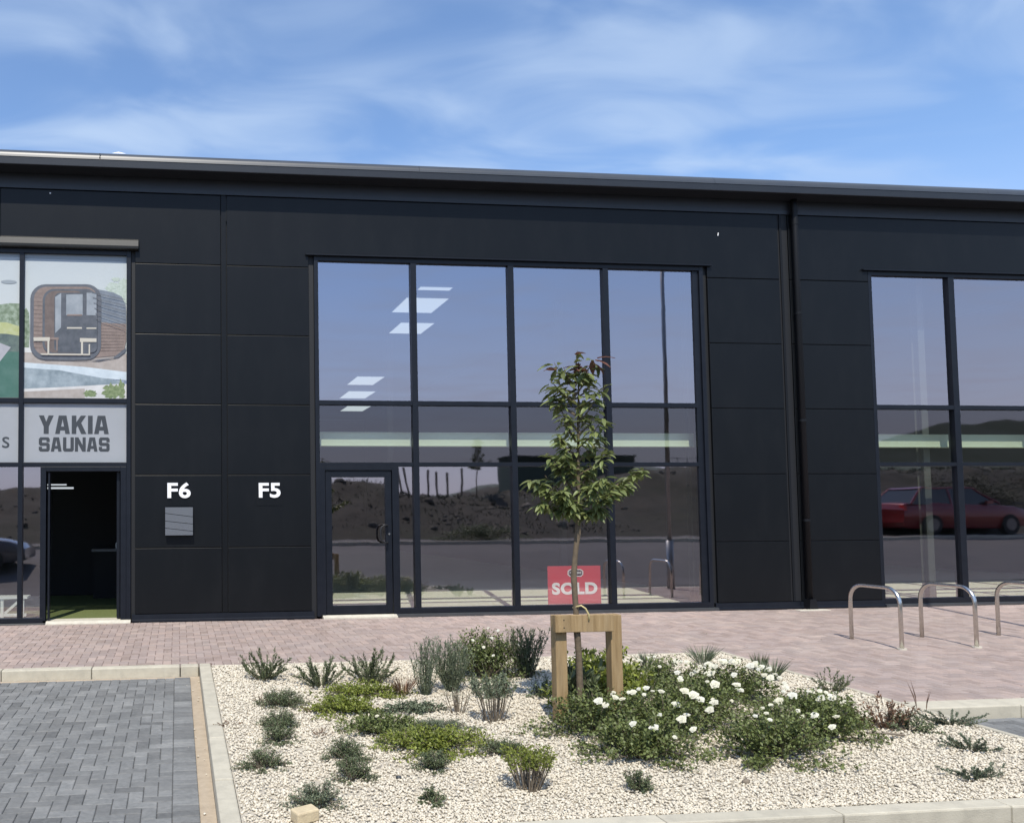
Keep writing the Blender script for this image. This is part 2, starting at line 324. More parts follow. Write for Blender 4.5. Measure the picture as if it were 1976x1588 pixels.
# pavers in 90 degree herringbone, 200 x 100 mm
def herring(x0, x1, y0, y1, ox=0.0, oy=0.0):
    u = 0.1; out = []
    i0, i1 = int(math.floor((x0-ox)/u))-2, int(math.ceil((x1-ox)/u))+2
    j0, j1 = int(math.floor((y0-oy)/u))-2, int(math.ceil((y1-oy)/u))+2
    for j in range(j0, j1):
        for i in range(i0, i1):
            if (i-j) % 4 == 0: a = (i,i+2,j,j+1)
            elif (i-j-3) % 4 == 0: a = (i,i+1,j,j+2)
            else: continue
            X0,X1,Y0,Y1 = a[0]*u+ox, a[1]*u+ox, a[2]*u+oy, a[3]*u+oy
            X0,X1,Y0,Y1 = max(X0,x0),min(X1,x1),max(Y0,y0),min(Y1,y1)
            if X1-X0 > 0.02 and Y1-Y0 > 0.02: out.append((X0,X1,Y0,Y1))
    return out
def inview(x, y, z=0.0):
    d = Vector((x,y,z))-CAM; w = d.dot(fwd)
    if w < 0.5: return 0
    uu = 515.5+1599.8*d.dot(rt)/w; vv = 918.5-1599.8*d.dot(up)/w
    return (1/w) if (-30 < uu < 2006 and -30 < vv < 1618) else 0
def lay_pavers(parent, rects, material, drop, limit):
    scored = sorted(rects, key=lambda r: -inview((r[0]+r[1])/2,(r[2]+r[3])/2, gz(r[2])-drop)*min(1,((r[1]-r[0])*(r[3]-r[2]))/0.02))
    cache = {}; rest = MB(); rr = []
    for k,(a,b,c,d) in enumerate(scored):
        gp = 0.0018
        dz = random.uniform(-0.0018,0.0018)
        if k < limit and inview((a+b)/2,(c+d)/2):
            key = (round(b-a,3), round(d-c,3))
            if key not in cache:
                w, h = (b-a)/2-gp, (d-c)/2-gp
                cache[key] = MB().chbox(-w,w,-h,h,-0.05,0.0,0.005).mesh('paver', material)
            o = link('paver', cache[key], parent); o.location = ((a+b)/2,(c+d)/2,gz((c+d)/2)-drop+dz)
            o.rotation_euler = (math.atan(SL)+random.uniform(-0.012,0.012), random.uniform(-0.012,0.012), random.uniform(-0.01,0.01))
        else:
            n = len(rest.f); tx, ty = random.uniform(-.012,.012), random.uniform(-.012,.012); xm, ym = (a+b)/2,(c+d)/2
            b0 = len(rest.v); rest.chbox(a+gp,b-gp,c+gp,d-gp,-0.05-drop,-drop+dz,0.005,zf=gz)
            rest.v[b0:] = [(x,y,z+(x-xm)*tx+(y-ym)*ty) for x,y,z in rest.v[b0:]]
            rr += [random.random()]*(len(rest.f)-n)
    if rest.f:
        me = rest.mesh('paving_remainder', material); at = me.attributes.new('rnd','FLOAT','FACE'); at.data.foreach_set('value', rr)
        tag(link('distant_pavers', me, parent), kind='stuff')

def slab(name, x0, x1, y0, y1, drop, material, parent=None):
    return MB().quad((x0,y0,gz(y0)-drop),(x1,y0,gz(y0)-drop),(x1,y1,gz(y1)-drop),(x0,y1,gz(y1)-drop)).build(name, material, parent)
walk = slab('pavement', -14, 24, -3.27, 0.25, 0.007, M['joint']); tag(walk, kind='structure')
slab('bedding', 6.70, 24, -5.93, -3.27, 0.0072, M['joint'], walk)
rects = herring(-6, 20, -3.27, -0.045, 0.03, 0.02)+herring(6.71, 20, -5.92, -3.27, 0.03, 0.02)
# left of the garden the kerb back starts at -3.30; the strip beside the garden reaches -3.40
rects += herring(0.40, 6.71, -3.41, -3.27, 0.03, 0.02)
slab('bedding', 0.39, 6.70, -3.42, -3.27, 0.0074, M['joint'], walk)
lay_pavers(walk, rects, M['pink'], 0.0, 300)

bay = slab('parking_bay', -14, 0.25, -8.42, -3.44, 0.118, M['sand']); tag(bay, kind='structure')
slab('bedding', -14, 0.10, -8.41, -3.60, 0.110, M['jointg'], bay)
rects = herring(-5, -0.035, -8.38, -3.58, -0.035, 0.02)
yy = -8.36
while yy < -3.62: rects.append((-0.035,0.145,yy,yy+0.1)); yy += 0.1
lay_pavers(bay, rects, M['grey'], 0.1, 300)
bay2 = slab('lower_parking_bay', 6.72, 24, -12, -6.18, 0.118, M['jointg']); tag(bay2, kind='structure')
lay_pavers(bay2, herring(6.74, 12, -8.4, -6.22), M['grey'], 0.1, 0)

# kerbs, every stone a piece
def kerb(name, stones, drop_front=0.0):
    k = bpy.data.objects.new(name, None); COL.objects.link(k); k['kind'] = 'structure'
    for (x0,x1,y0,y1) in stones:
        cx_, cy_ = (x0+x1)/2,(y0+y1)/2; w,h = (x1-x0)/2-0.003,(y1-y0)/2-0.003
        o = MB().box(-w,w,-h,h,-0.22,0.0).build('kerb_stone', M['kerb'], k, bevel=0.012)
        o.location = (cx_,cy_,gz(cy_)+0.002+random.uniform(-.002,.002)); o.rotation_euler = (math.atan(SL),random.uniform(-.003,.003),random.uniform(-.002,.002))
    return k
kerb('kerb_behind_parking_bay', [(-1.0*i-1.0+0.03-0.0,-1.0*i+0.03,-3.44,-3.30) for i in range(0,8)]+[(0.034,0.245,-3.44,-3.30)])
kerb('kerb_beside_garden', [(0.25,0.385,-3.30-1.0*(i+1),-3.30-1.0*i) for i in range(0,4)]+[(0.25,0.385,-8.24,-7.302)])
kerb('kerb_in_front_of_garden', [(0.25+0.0,0.59,-8.385,-8.245)]+[(4.035+1.14*i,4.035+1.14*(i+1),-8.385,-8.245) for i in range(-3,3)]+[(0.595,0.612,-8.38,-8.25)])
kerb('kerb_beside_lower_bay', [(6.73+i*1.0,7.73+i*1.0,-6.18,-5.93) for i in range(0,8)])
ed = bpy.data.objects.new('garden_edging', None); COL.objects.link(ed); ed['kind'] = 'structure'
for i in range(5):
    ya = -3.42-0.915*i; yb = max(ya-0.912,-8.24)
    MB().chbox(6.655,6.70,yb,ya,-0.15,0.012,0.008,zf=gz).build('edging_stone', M['kerb'], ed)
MB().chbox(0.39,6.65,-3.46,-3.425,-0.15,0.003,0.005,zf=gz).build('edging_strip', M['kerb'], ed)
# far kerb and footway across the road, seen in the glass
fk = bpy.data.objects.new('far_kerb', None); COL.objects.link(fk); fk['kind'] = 'structure'
for i in range(-12, 36): MB().chbox(i*1.5,i*1.5+1.49,-15.7,-15.5,0.5,0.74,0.015).build('kerb_stone', M['kerb'], fk)
tag(MB().quad((-60,-15.7,0.73),(-60,-17.4,0.76),(90,-17.4,0.76),(90,-15.7,0.73)).build('far_footway', M['road']), kind='structure')

# ------------------------------------------------------------------ gravel
slabg = slab('gravel_bed', 0.385, 6.655, -8.245, -3.455, 0.012, M['soil']); tag(slabg, kind='structure')
rng = np.random.default_rng(5)
def ico():
    t = (1+5**.5)/2; v = np.array([(-1,t,0),(1,t,0),(-1,-t,0),(1,-t,0),(0,-1,t),(0,1,t),(0,-1,-t),(0,1,-t),(t,0,-1),(t,0,1),(-t,0,-1),(-t,0,1)],float); v /= np.linalg.norm(v[0])
    f = np.array([(0,11,5),(0,5,1),(0,1,7),(0,7,10),(0,10,11),(1,5,9),(5,11,4),(11,10,2),(10,7,6),(7,1,8),(3,9,4),(3,4,2),(3,2,6),(3,6,8),(3,8,9),(4,9,5),(2,4,11),(6,2,10),(8,6,7),(9,8,1)])
    return v, f
def pebbles(name, xs, ys, zs, rad, material):
    v, f = ico(); n = len(xs)
    q = rng.normal(size=(n,4)); q /= np.linalg.norm(q,axis=1)[:,None]; w,x,y,z = q.T
    Rm = np.stack([np.stack([1-2*(y*y+z*z),2*(x*y-z*w),2*(x*z+y*w)],1),np.stack([2*(x*y+z*w),1-2*(x*x+z*z),2*(y*z-x*w)],1),np.stack([2*(x*z-y*w),2*(y*z+x*w),1-2*(x*x+y*y)],1)],1)
    sc = np.stack([rng.uniform(.75,1.35,n),rng.uniform(.6,1.1,n),rng.uniform(.4,.8,n)],1)
    P = v[None]*sc[:,None,:]*(1+rng.uniform(-.18,.18,(n,12,1)))
    P = np.einsum('nij,nkj->nki', Rm, P)*rad[:,None,None]; P[:,:,2] *= 0.8
    P += np.stack([xs,ys,zs],1)[:,None,:]
    F = (f[None]+12*np.arange(n)[:,None,None]).reshape(-1,3)
    return npmesh(name, P.reshape(-1,3), F, material, np.repeat(rng.random(n),20))
nb = 74000
ys = -8.24+4.78*rng.random(nb)**1.35; xs = rng.uniform(0.395,6.645,nb)
rad = rng.uniform(.0062,.0135,nb)*(1+0.45*(ys+8.24)/4.8); zs = SL*ys+rng.uniform(-.010,.006,nb)
tag(link('gravel', pebbles('gravel', xs, ys, zs, rad, M['peb'])), kind='stuff')
# a few strays on the paving, bay and kerb
n = 90; px = rng.uniform(0.6,6.6,n); py = -3.40+np.abs(rng.normal(0,.14,n)); px2 = rng.uniform(-.03,.24,40); py2 = rng.uniform(-8.2,-3.6,40)
tag(link('stray_gravel', pebbles('stray_gravel', np.r_[px,px2], np.r_[py,py2], np.r_[SL*py+.004,SL*py2-.108], rng.uniform(.005,.011,n+40), M['peb'])), kind='stuff')

n = 120; lx = rng.uniform(-2.5,9,n); ly = rng.uniform(-3.2,-.1,n); ly[:50] = -.06-np.abs(rng.normal(0,.05,50)); C_ = np.stack([lx,ly,SL*ly+.006],1)
def litter():
    V,F,r_ = leaves(C_, unit(n)*np.array([1,1,.1]), np.array([0,0,1.0])+unit(n)*.3, rng.uniform(.02,.05,n), rng.uniform(.008,.02,n)); tag(link('leaf_litter', npmesh('leaf_litter',V,F,M['twig'],r_)), kind='stuff')

# ------------------------------------------------------------------ the building
B = empty('industrial_building', 'long dark metal clad industrial unit with tall glazed shopfront bays', 'building', loc=(0,0,0))
YF = -0.004
rows = [0.125,1.147,2.290,3.410,4.530,5.655,6.795]
def panel(pts, y0=YF):
    return MB().prism(pts, y0, 0.04).build('cladding_panel', M['panel'], B, bevel=0.006)
def stack(x0, x1, upto=5):
    for a, b in zip(rows[:upto], rows[1:upto+1]): panel([(x0,a+.004),(x1,a+.004),(x1,b-.004),(x0,b-.004)])
stack(-0.655,0.700); stack(0.800,2.125); stack(9.035,10.365); stack(10.565,12.04); 
zt = 6.790
panel([(-0.655,5.661),(0.700,5.661),(0.700,zt),(-2.742,zt),(-2.742,6.00),(-0.655,6.00)])
panel([(-9.5,6.00),(-2.752,6.00),(-2.752,zt),(-9.5,zt)])
panel([(0.800,5.661),(2.125,5.661),(2.125,5.862),(9.035,5.862),(9.035,5.661),(10.365,5.661),(10.365,zt),(0.800,zt)])
panel([(10.565,5.661),(12.04,5.661),(12.04,5.862),(18.9,5.862),(18.9,5.661),(21.5,5.661),(21.5,zt),(10.565,zt)])
for a,b in zip(rows[:5], rows[1:6]): panel([(18.9,a+.006),(21.5,a+.006),(21.5,b-.006),(18.9,b-.006)])
for a,b in zip(rows[:5], rows[1:6]): panel([(-9.5,a+.006),(-5.85,a+.006),(-5.85,b-.006),(-9.5,b-.006)])
# recessed wall core behind the panels (only where there is no window)
core = MB()
for x0,x1,z0,z1 in ((-9.5,-5.86,0,7),(-0.719,2.212,0,7),(8.961,12.042,0,7),(18.86,21.5,0,7),(-5.86,-0.719,5.852,7),(2.212,8.961,5.852,7),(12.042,18.86,5.852,7)): core.box(x0,x1,0.041,0.26,z0,z1)
core.build('wall_core', M['seal'], B)
jc = MB().prism([(0.712,0.13),(0.788,0.13),(0.788,6.80),(0.712,6.80)],0.010,0.04); jc.build('joint_cover', M['panel'], B)
MB().box(0.790,0.796,-0.002,0.03,6.38,6.74).build('exposed_edge', M['flash'], B)
MB().box(10.375,10.555,0.012,0.04,0.13,6.80).build('joint_cover', M['seal'], B)
MB().box(10.40,10.44,-0.006,0.011,0.13,6.80).build('joint_rib', M['pipe'], B)
# plinth flashings under the panels
for x0,x1 in ((-0.70,2.165),(8.99,10.52),(10.525,12.085),(-9.5,-5.85),(18.87,21.5)):
    MB().prismx([(-0.030,0.0),(0.06,0.0),(0.06,0.121),(-0.008,0.121),(-0.012,0.045),(-0.030,0.030)],x0,x1).build('plinth_flashing', M['frame'], B)
# frieze, gutter, eaves capping
fr = MB().box(-9.5,21.5,0.0,0.04,6.804,7.06); fr.build('frieze_strip', M['gutter'], B)
MB().box(-9.5,21.5,-0.012,0.0,6.804,6.872).build('frieze_flashing', M['gutter'], B)
MB().prismx([(-0.34,7.042),(-0.002,7.042),(-0.002,7.26),(-0.20,7.26),(-0.345,7.165)],-9.5,21.5).build('gutter', M['gutter'], B, bevel=0.01)
segs = [-9.5,-6.2,-1.18,3.9,9.0,14.1,19.2,21.5]
for a,b in zip(segs[:-1],segs[1:]):
    pts = [(-0.352,7.160)]
    for k in range(5):
        t = k/4; an = R(8+t*38); pts.append((-0.352+0.030*t*t*2.2+0.004, 7.168+0.118*t))
    pts += [(-0.18,7.300),(-0.18,7.26),(-0.30,7.17)]
    MB().prismx(pts,a+.002,b-.002).build('eaves_capping', M['cap'], B)
for z in (7.19,7.245): MB().tube([(-1.18,-0.352+0.01,z),(-1.18,-0.368+.012,z)],0.010,8).build('rivet', M['seal'], B)
MB().poly([(-1.00,-0.30,7.288),(-0.78,-0.30,7.288),(-0.90,-0.295,7.315)]).build('bird_dropping', M['white'], B)
MB().box(-9.5,21.5,0.27,32,7.0,7.08).build('roof', M['gutter'], B)
MB().box(-9.5,21.5,0.27,0.32,6.3,7.0).build('roof_edge_beam', M['seal'], B)
# downpipe
dp = MB().tube([(10.638,-0.075,7.045),(10.638,-0.075,6.92),(10.638,-0.075,6.7),(10.638,-0.075,6.4),(10.638,-0.075,0.16)],0.050,16)
dpo = dp.build('downpipe', M['pipe'], B, smooth=True)
for z in (6.62,5.05,3.2,1.5): MB().tube([(10.638,-0.075,z-.02),(10.638,-0.075,z+.02)],0.056,16).build('bracket', M['pipe'], dpo); 
MB().prism([(10.57,0.0),(10.73,0.0),(10.70,0.17),(10.59,0.17)],-0.15,-0.005).build('pipe_shoe', M['pipe'], dpo)

MB().tube([(9.255,YF-.001,6.39),(9.262,YF-.006,6.44)],0.010,8).build('fixing_cap', M['white'], B)
MB().tube([(-1.98,YF-.001,6.735),(-1.98,YF-.008,6.735)],0.012,8).build('fixing_cap', M['white'], B)
# windows ------------------------------------------------------------
T1 = (3.418,3.494); T2 = (2.422,2.489); HEAD = (5.775,5.850); SILL = (0.03,0.140)
GY = 0.055
def pane(win, x0, x1, z0, z1, material, name='pane'):
    b = MB(); y0, y1 = GY, GY+0.024; tw = random.uniform(-.0009,.0009); th = random.uniform(-.0009,.0009)
    b.v += [(x0,y0-tw,z0),(x1,y0+tw,z0),(x1,y1+tw,z0),(x0,y1-tw,z0),(x0,y0-tw+th,z1),(x1,y0+tw+th,z1),(x1,y1+tw+th,z1),(x0,y1-tw+th,z1)]
    for q,mi in (((0,1,5,4),0),((0,3,2,1),1),((4,5,6,7),1),((1,2,6,5),1),((2,3,7,6),1),((3,0,4,7),1)): b.f.append(q); b.m.append(mi)
    return b.build(name, [material, M['clear']], win)
def mullion(win, x, w, z0, z1, y0=0.0):
    MB().box(x-w/2,x+w/2,y0,0.14,z0,z1).build('mullion', M['frame'], win, bevel=0.003)
def transom(win, x0, x1, z):
    MB().box(x0,x1,0.004,0.136,z[0],z[1]).build('transom', M['frame'], win, bevel=0.003)
def window(xl, xr, mull, door=None, label=None):
    """outer frame from xl to xr, mull = mullion centres, door = (x0, x1) of door set"""
    w = bpy.data.objects.new('shopfront_window', None); COL.objects.link(w); w.parent = B
    if label: w['label'] = label
    MB().box(xl,xl+0.068,-0.002,0.138,0.03,HEAD[1]).build('jamb', M['frame'], w, bevel=0.003)
    MB().box(xr-0.068 if xr<18 else xr-.07,xr,-0.002,0.138,0.03,HEAD[1]).build('jamb', M['frame'], w, bevel=0.003)
    MB().box(xl+.068,xr-.068,0.002,0.138,HEAD[0],HEAD[1]).build('head_rail', M['frame'], w, bevel=0.003)
    return w
def fill(w, xs, rowsz):
    for a,b in xs:
        for z0,z1,mt in rowsz: pane(w, a, b, z0, z1, mt)

# main bay
w = window(2.215, 8.958, None)
for x in (3.872,5.540,7.204): mullion(w, x, 0.096, 0.137, HEAD[0])
xs = [(2.283,3.824),(3.920,5.492),(5.588,7.156),(7.252,8.786)]
MB().box(8.786,8.890,0.03,0.138,0.137,HEAD[0]).build('inner_jamb', M['frame'], w, bevel=0.003)
for a,b in xs: transom(w,a,b,T1)
for a,b in xs: transom(w,a,b,T2)
fill(w, xs, [(3.494,5.775,M['glass']),(2.489,3.418,M['glass2'])]); fill(w, xs[1:], [(0.140,2.422,M['glass'])])
pane(w,3.575,3.824,0.140,2.422,M['glass'])
MB().box(3.545,3.575,0.004,0.136,0.137,2.422).build('jamb', M['frame'], w, bevel=.003)
MB().box(3.548,8.958-.068,-0.004,0.138,0.055,0.138).build('sill_rail', M['frame'], w, bevel=.003)
MB().prismx([(-0.045,0.0),(0.05,0.0),(0.05,0.052),(-0.010,0.052),(-0.045,0.036)],3.50,9.02).build('sill_flashing', M['cap'], w)
MB().prismx([(-0.055,5.851),(0.0,5.851),(0.0,5.885),(-0.004,5.885),(-0.055,5.862)],2.075,9.105).build('head_flashing', M['frame'], w)
# door set in the main bay
def door_frame(w, x0, x1, ztop):
    """x0,x1 outer edges of the recessed frame"""
    MB().box(x0-0.085,x0,0.0,0.138,0.05,T2[0]).build('door_jamb', M['frame'], w, bevel=.003)
    MB().box(x1,x1+0.088,0.0,0.138,0.05,T2[0]).build('door_jamb', M['frame'], w, bevel=.003)
    MB().box(x0,x1,0.0,0.138,ztop,T2[0]).build('door_head', M['frame'], w, bevel=.003)
def door_leaf(w, x0, x1, z0, z1, rot=0.0, hinge=None):
    d = bpy.data.objects.new('door', None); COL.objects.link(d); d.parent = w
    s_ = 0.095; hx = hinge if hinge is not None else x0
    def P(o): 
        return o
    bx = [(x0,x0+s_,z0,z1),(x1-s_,x1,z0,z1),(x0+s_,x1-s_,z1-0.105,z1),(x0+s_,x1-s_,z0,z0+0.14)]
    m = MB()
    for a,b,c,e in bx: m.box(a-hx,b-hx,-0.030,0.030,c,e)
    return d, m, hx
door_frame(w, 2.362, 3.462, 2.362)
frm = MB()
for a,b,c,e in ((2.370,2.472,0.058,2.354),(3.352,3.454,0.058,2.354),(2.472,3.352,2.250,2.354),(2.472,3.352,0.058,0.196)): frm.box(a,b,0.022,0.075,c,e)
dr = frm.build('door', M['frame'], w, bevel=.004)
b = MB(); x0,x1,z0,z1 = 2.472,3.352,0.196,2.250
b.v += [(x0,.045,z0),(x1,.045,z0),(x1,.06,z0),(x0,.06,z0),(x0,.045,z1),(x1,.045,z1),(x1,.06,z1),(x0,.06,z1)]
b.v = [(x,y,z) for x,y,z in b.v]
pane(w,x0,x1,z0,z1,M['glass'],'door_pane')
hd = MB().tube([(3.372,0.02,1.470),(3.36,-0.05,1.475),(3.315,-0.065,1.475),(3.268,-0.065,1.450),(3.245,-0.065,1.40),(3.243,-0.065,1.28),(3.262,-0.065,1.225),(3.31,-0.065,1.196),(3.36,-0.05,1.195),(3.372,0.02,1.20)],0.015,10)
hd.build('pull_handle', M['seal'], w, smooth=True)
MB().tube([(3.405,0.022,1.33),(3.405,0.006,1.33)],0.016,12).build('lock_cylinder', M['steel'], w)
th = MB().prismx([(-0.10,-0.004),(0.24,-0.004),(0.24,0.048),(-0.02,0.048),(-0.10,0.020)],2.30,3.50); th.build('threshold', M['thresh'], w)

# left bay (unit F6)
w6 = window(-5.85, -0.722, None)
for x in (-2.408,-4.12): mullion(w6, x, 0.070, 0.10, HEAD[0])
xs6 = [(-5.782,-4.155),(-4.085,-2.443),(-2.373,-0.790)]
for a,b in xs6: transom(w6,a,b,T1); transom(w6,a,b,T2)
fill(w6, xs6, [(3.494,5.775,M['glass']),(2.489,3.418,M['glass2'])]); fill(w6, xs6[:2], [(0.10,2.422,M['glass'])])
pane(w6,-2.373,-2.104,0.10,2.422,M['glass'])
MB().box(-5.782,-2.055,-0.004,0.138,0.02,0.098).build('sill_rail', M['frame'], w6, bevel=.003)
MB().prismx([(-0.045,-0.004),(0.05,-0.004),(0.05,0.019),(-0.02,0.019),(-0.045,0.008)],-5.85,-1.99).build('sill_flashing', M['cap'], w6)
door_frame(w6, -2.018, -0.880, 2.350)
MB().prismx([(-0.06,5.851),(0.0,5.851),(0.0,6.03),(-0.004,6.035),(-0.075,5.99),(-0.092,5.90),(-0.085,5.86)],-5.95,-0.600).build('head_flashing', M['flash'], w6, bevel=.004)
leaf = MB()
for a,b,c,e in ((0.10,0.195,0.06,2.345),(0.99,1.085,0.06,2.345),(0.195,0.99,2.24,2.345),(0.195,0.99,0.06,0.20)): leaf.box(-0.945,-0.895,a,b,c,e)
leaf.build('open_door', M['frame'], w6, bevel=.004)
MB().box(-0.925,-0.915,0.195,0.99,0.20,2.24).build('open_door_pane', M['glass2'], w6)
MB().box(-1.990,-1.962,0.03,0.138,0.05,2.335).build('door_stop', M['frame'], w6)
MB().prismx([(-0.10,-0.006),(0.30,-0.006),(0.30,0.046),(-0.04,0.046),(-0.10,0.012)],-2.00,-0.72).build('threshold', M['thresh'], w6)

# right bay
wr = window(12.045, 18.86, None)
for x in (13.655,15.30,16.98): mullion(wr, x, 0.115 if x < 14 else .1, 0.137, HEAD[0])
xsr = [(12.113,13.5975),(13.7125,15.25),(15.35,16.93),(17.03,18.79)]
for a,b in xsr: transom(wr,a,b,T1); transom(wr,a,b,T2)
fill(wr, xsr, [(3.494,5.775,M['glass']),(2.489,3.418,M['glass2']),(0.140,2.422,M['glass'])])
MB().box(12.113,18.79,-0.004,0.138,0.055,0.138).build('sill_rail', M['frame'], wr, bevel=.003)
MB().prismx([(-0.045,0.0),(0.05,0.0),(0.05,0.052),(-0.010,0.052),(-0.045,0.036)],12.09,18.9).build('sill_flashing', M['cap'], wr)
MB().prismx([(-0.055,5.851),(0.0,5.851),(0.0,5.885),(-0.004,5.885),(-0.055,5.862)],11.93,18.95).build('head_flashing', M['frame'], wr)

# interior --------------------------------------------------------------
tag(MB().quad((0.84,0.14,0.045),(21.4,0.14,0.045),(21.4,32,0.045),(0.84,32,0.045)).build('interior_floor', M['slab']), kind='structure')
tag(MB().quad((-9.4,0.14,0.043),(0.66,0.14,0.043),(0.66,32,0.043),(-9.4,32,0.043)).build('turf_floor', M['turf']), kind='structure')
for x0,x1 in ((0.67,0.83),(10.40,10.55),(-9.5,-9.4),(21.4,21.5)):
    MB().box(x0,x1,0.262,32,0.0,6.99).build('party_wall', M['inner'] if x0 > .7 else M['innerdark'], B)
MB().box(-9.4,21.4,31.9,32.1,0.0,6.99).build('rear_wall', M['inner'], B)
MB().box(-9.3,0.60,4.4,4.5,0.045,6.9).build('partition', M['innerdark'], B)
for x0,x1,y0,y1 in ((2.2,10.35,.36,.46),(10.6,18.9,.36,.46)):
    bm_ = MB(); bm_.box(x0,x1,0.36,0.372,2.80,3.0); bm_.box(x0,x1,0.345,0.50,2.785,2.80); bm_.box(x0,x1,0.345,0.50,3.0,3.014); bm_.build('steel_beam', M['beam'], B)
for x,y in ((8.965,0.52),(13.50,0.55),(9.3,6.2),(5.75,9.0)):
    c = MB(); c.box(x,x+0.13,y,y+0.012,0.045,6.9); c.box(x,x+0.13,y+0.14,y+0.15,0.045,6.9); c.box(x+0.07,x+0.08,y+.012,y+0.14,0.045,6.9); c.build('steel_column', M['column'], B)
for x0,x1,y0,y1 in ((4.98,5.66,3.25,3.47),(4.93,5.86,4.1,5.35),(5.42,6.25,6.35,7.5),(6.02,6.95,14,15.7),(6.4,7.42,17.2,19),(7.2,8.2,21,22.9)):  # glowing sheets added for the bright rooflights, daylight put in as emission
    f_ = MB().box(x0-.03,x1+.03,y0-.03,y1+.03,6.32,6.37).build('rooflight_frame', M['galv'], B)
    MB().quad((x0,y0,6.315),(x0,y1,6.315),(x1,y1,6.315),(x1,y0,6.315)).build('rooflight_glow', M['light'], f_)
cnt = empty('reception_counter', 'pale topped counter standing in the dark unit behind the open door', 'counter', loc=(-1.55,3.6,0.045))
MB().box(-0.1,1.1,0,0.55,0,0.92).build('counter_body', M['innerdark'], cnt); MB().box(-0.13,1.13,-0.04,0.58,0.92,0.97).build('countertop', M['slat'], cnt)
MB().tube([(0.35,0.2,0.97),(0.35,0.2,1.06),(0.35,0.2,1.09)],[0.03,0.035,0.02],10).build('cup', M['white'], cnt)
wl = MB().box(-2.52,-2.02,3.42,3.46,2.20,2.235).build('strip_light', M['light']); tag(wl, 'narrow white strip light glowing in the dark unit behind the open door', 'light')
wl2 = MB().box(-2.52,-2.14,3.30,3.34,2.265,2.29).build('strip_light', M['light']); tag(wl2, 'shorter white strip light just above the other one in the dark unit', 'light')
# white X-braced bench inside the left bay
bn = empty('white_bench', 'low white cross-braced bench just inside the leftmost lower pane', 'bench', loc=(-3.1,0.55,0.045))
for x in (-0.32,0.30,0.62): MB().box(x,x+.045,0,.05,0,.30).build('leg', M['white'], bn)
MB().box(-.4,.72,-.02,.3,.30,.335).build('seat', M['white'], bn); MB().box(-.36,.70,.01,.04,.02,.065).build('rail', M['white'], bn)
MB().prism([(.345,.08),(.39,.065),(.62,.27),(.58,.29)],.012,.03).build('brace', M['white'], bn)
MB().prism([(-.275,.08),(-.23,.065),(.28,.27),(.24,.29)],.012,.03).build('brace', M['white'], bn)

# ------------------------------------------------------------------ signs
def numsign(txt, x0, x1, z0, z1, px, label):
    e = empty('unit_number_sign', label, 'sign', 'unit numbers on the cladding', loc=(px,YF,2.05))
    MB().box(-0.215,0.215,-0.006,0.0,-0.25,0.225).build('backing_plate', M['panel'], e)
    me, wd = text_mesh('number', txt, z1-z0, 0.02, M['letter'], bold=0.026, spacing=1.04)
    o = link('number', me, e); k = (x1-x0)/wd; o.scale = (k,1,1); o.location = (x0-px, -0.007, z0-2.05)
numsign('F6', -0.152, 0.212, 1.924, 2.170, 0.035, 'white lettering F6 on a dark square plate above the grey slatted box')
numsign('F5', 1.289, 1.636, 1.924, 2.160, 1.465, 'white lettering F5 on a dark square plate right of the panel joint')
bx = empty('wall_box', 'square grey box with slanting grooves fixed under the F6 number', 'wall box', loc=(0.029,YF,1.5625))
MB().box(-0.214,0.214,-0.085,0.0,-0.2175,0.2175).build('box_body', M['seal'], bx)
e_ = [0.2175,0.125,0.005,-0.105,-0.2175]; d_ = [0,0.058,0.050,0.052,0]
for k in range(4):
    MB().prism([(-0.214,e_[k+1]+(0.004 if k<3 else 0)),(0.214,e_[k+1]-d_[k+1]+(0.004 if k<3 else 0)),(0.214,e_[k]-d_[k]-(0.004 if k else 0)),(-0.214,e_[k]-(0.004 if k else 0))],-0.100,-0.0851).build('slat', M['slat'], bx)

# sold board behind the glass
sb = empty('sold_board', 'red SOLD board standing behind the glass beside the young tree', 'sign', loc=(6.56,0.095,0.10))
MB().box(-0.462,0.458,0.0,0.012,0.045,0.672).build('board', M['red'], sb)
me, wd = text_mesh('word', 'SOLD', 0.200, 0.004, M['white'], bold=0.045, spacing=1.10)
o = link('word', me, sb); o.scale = (0.79/wd,1,1); o.location = (-0.395,-0.001,0.20)
oct_ = lambda cx,cz,w,h,k: [(cx-w,cz-h*k),(cx-w*.72,cz-h),(cx+w*.72,cz-h),(cx+w,cz-h*k),(cx+w,cz+h*k),(cx+w*.72,cz+h),(cx-w*.72,cz+h),(cx-w,cz+h*k)]
MB().prism(oct_(0.02,0.555,0.135,0.062,.5),-0.002,-0.0005).build('badge_rim', M['white'], sb)
MB().prism(oct_(0.02,0.555,0.120,0.048,.5),-0.004,-0.0025).build('badge', M['badge'], sb)
me, wd = text_mesh('badge_word', 'MATTHEWS', 0.036, 0.002, M['white'], bold=0.03); o = link('badge_word', me, sb); o.scale = (0.20/wd,1,1); o.location = (-0.08,-0.0045,0.54)

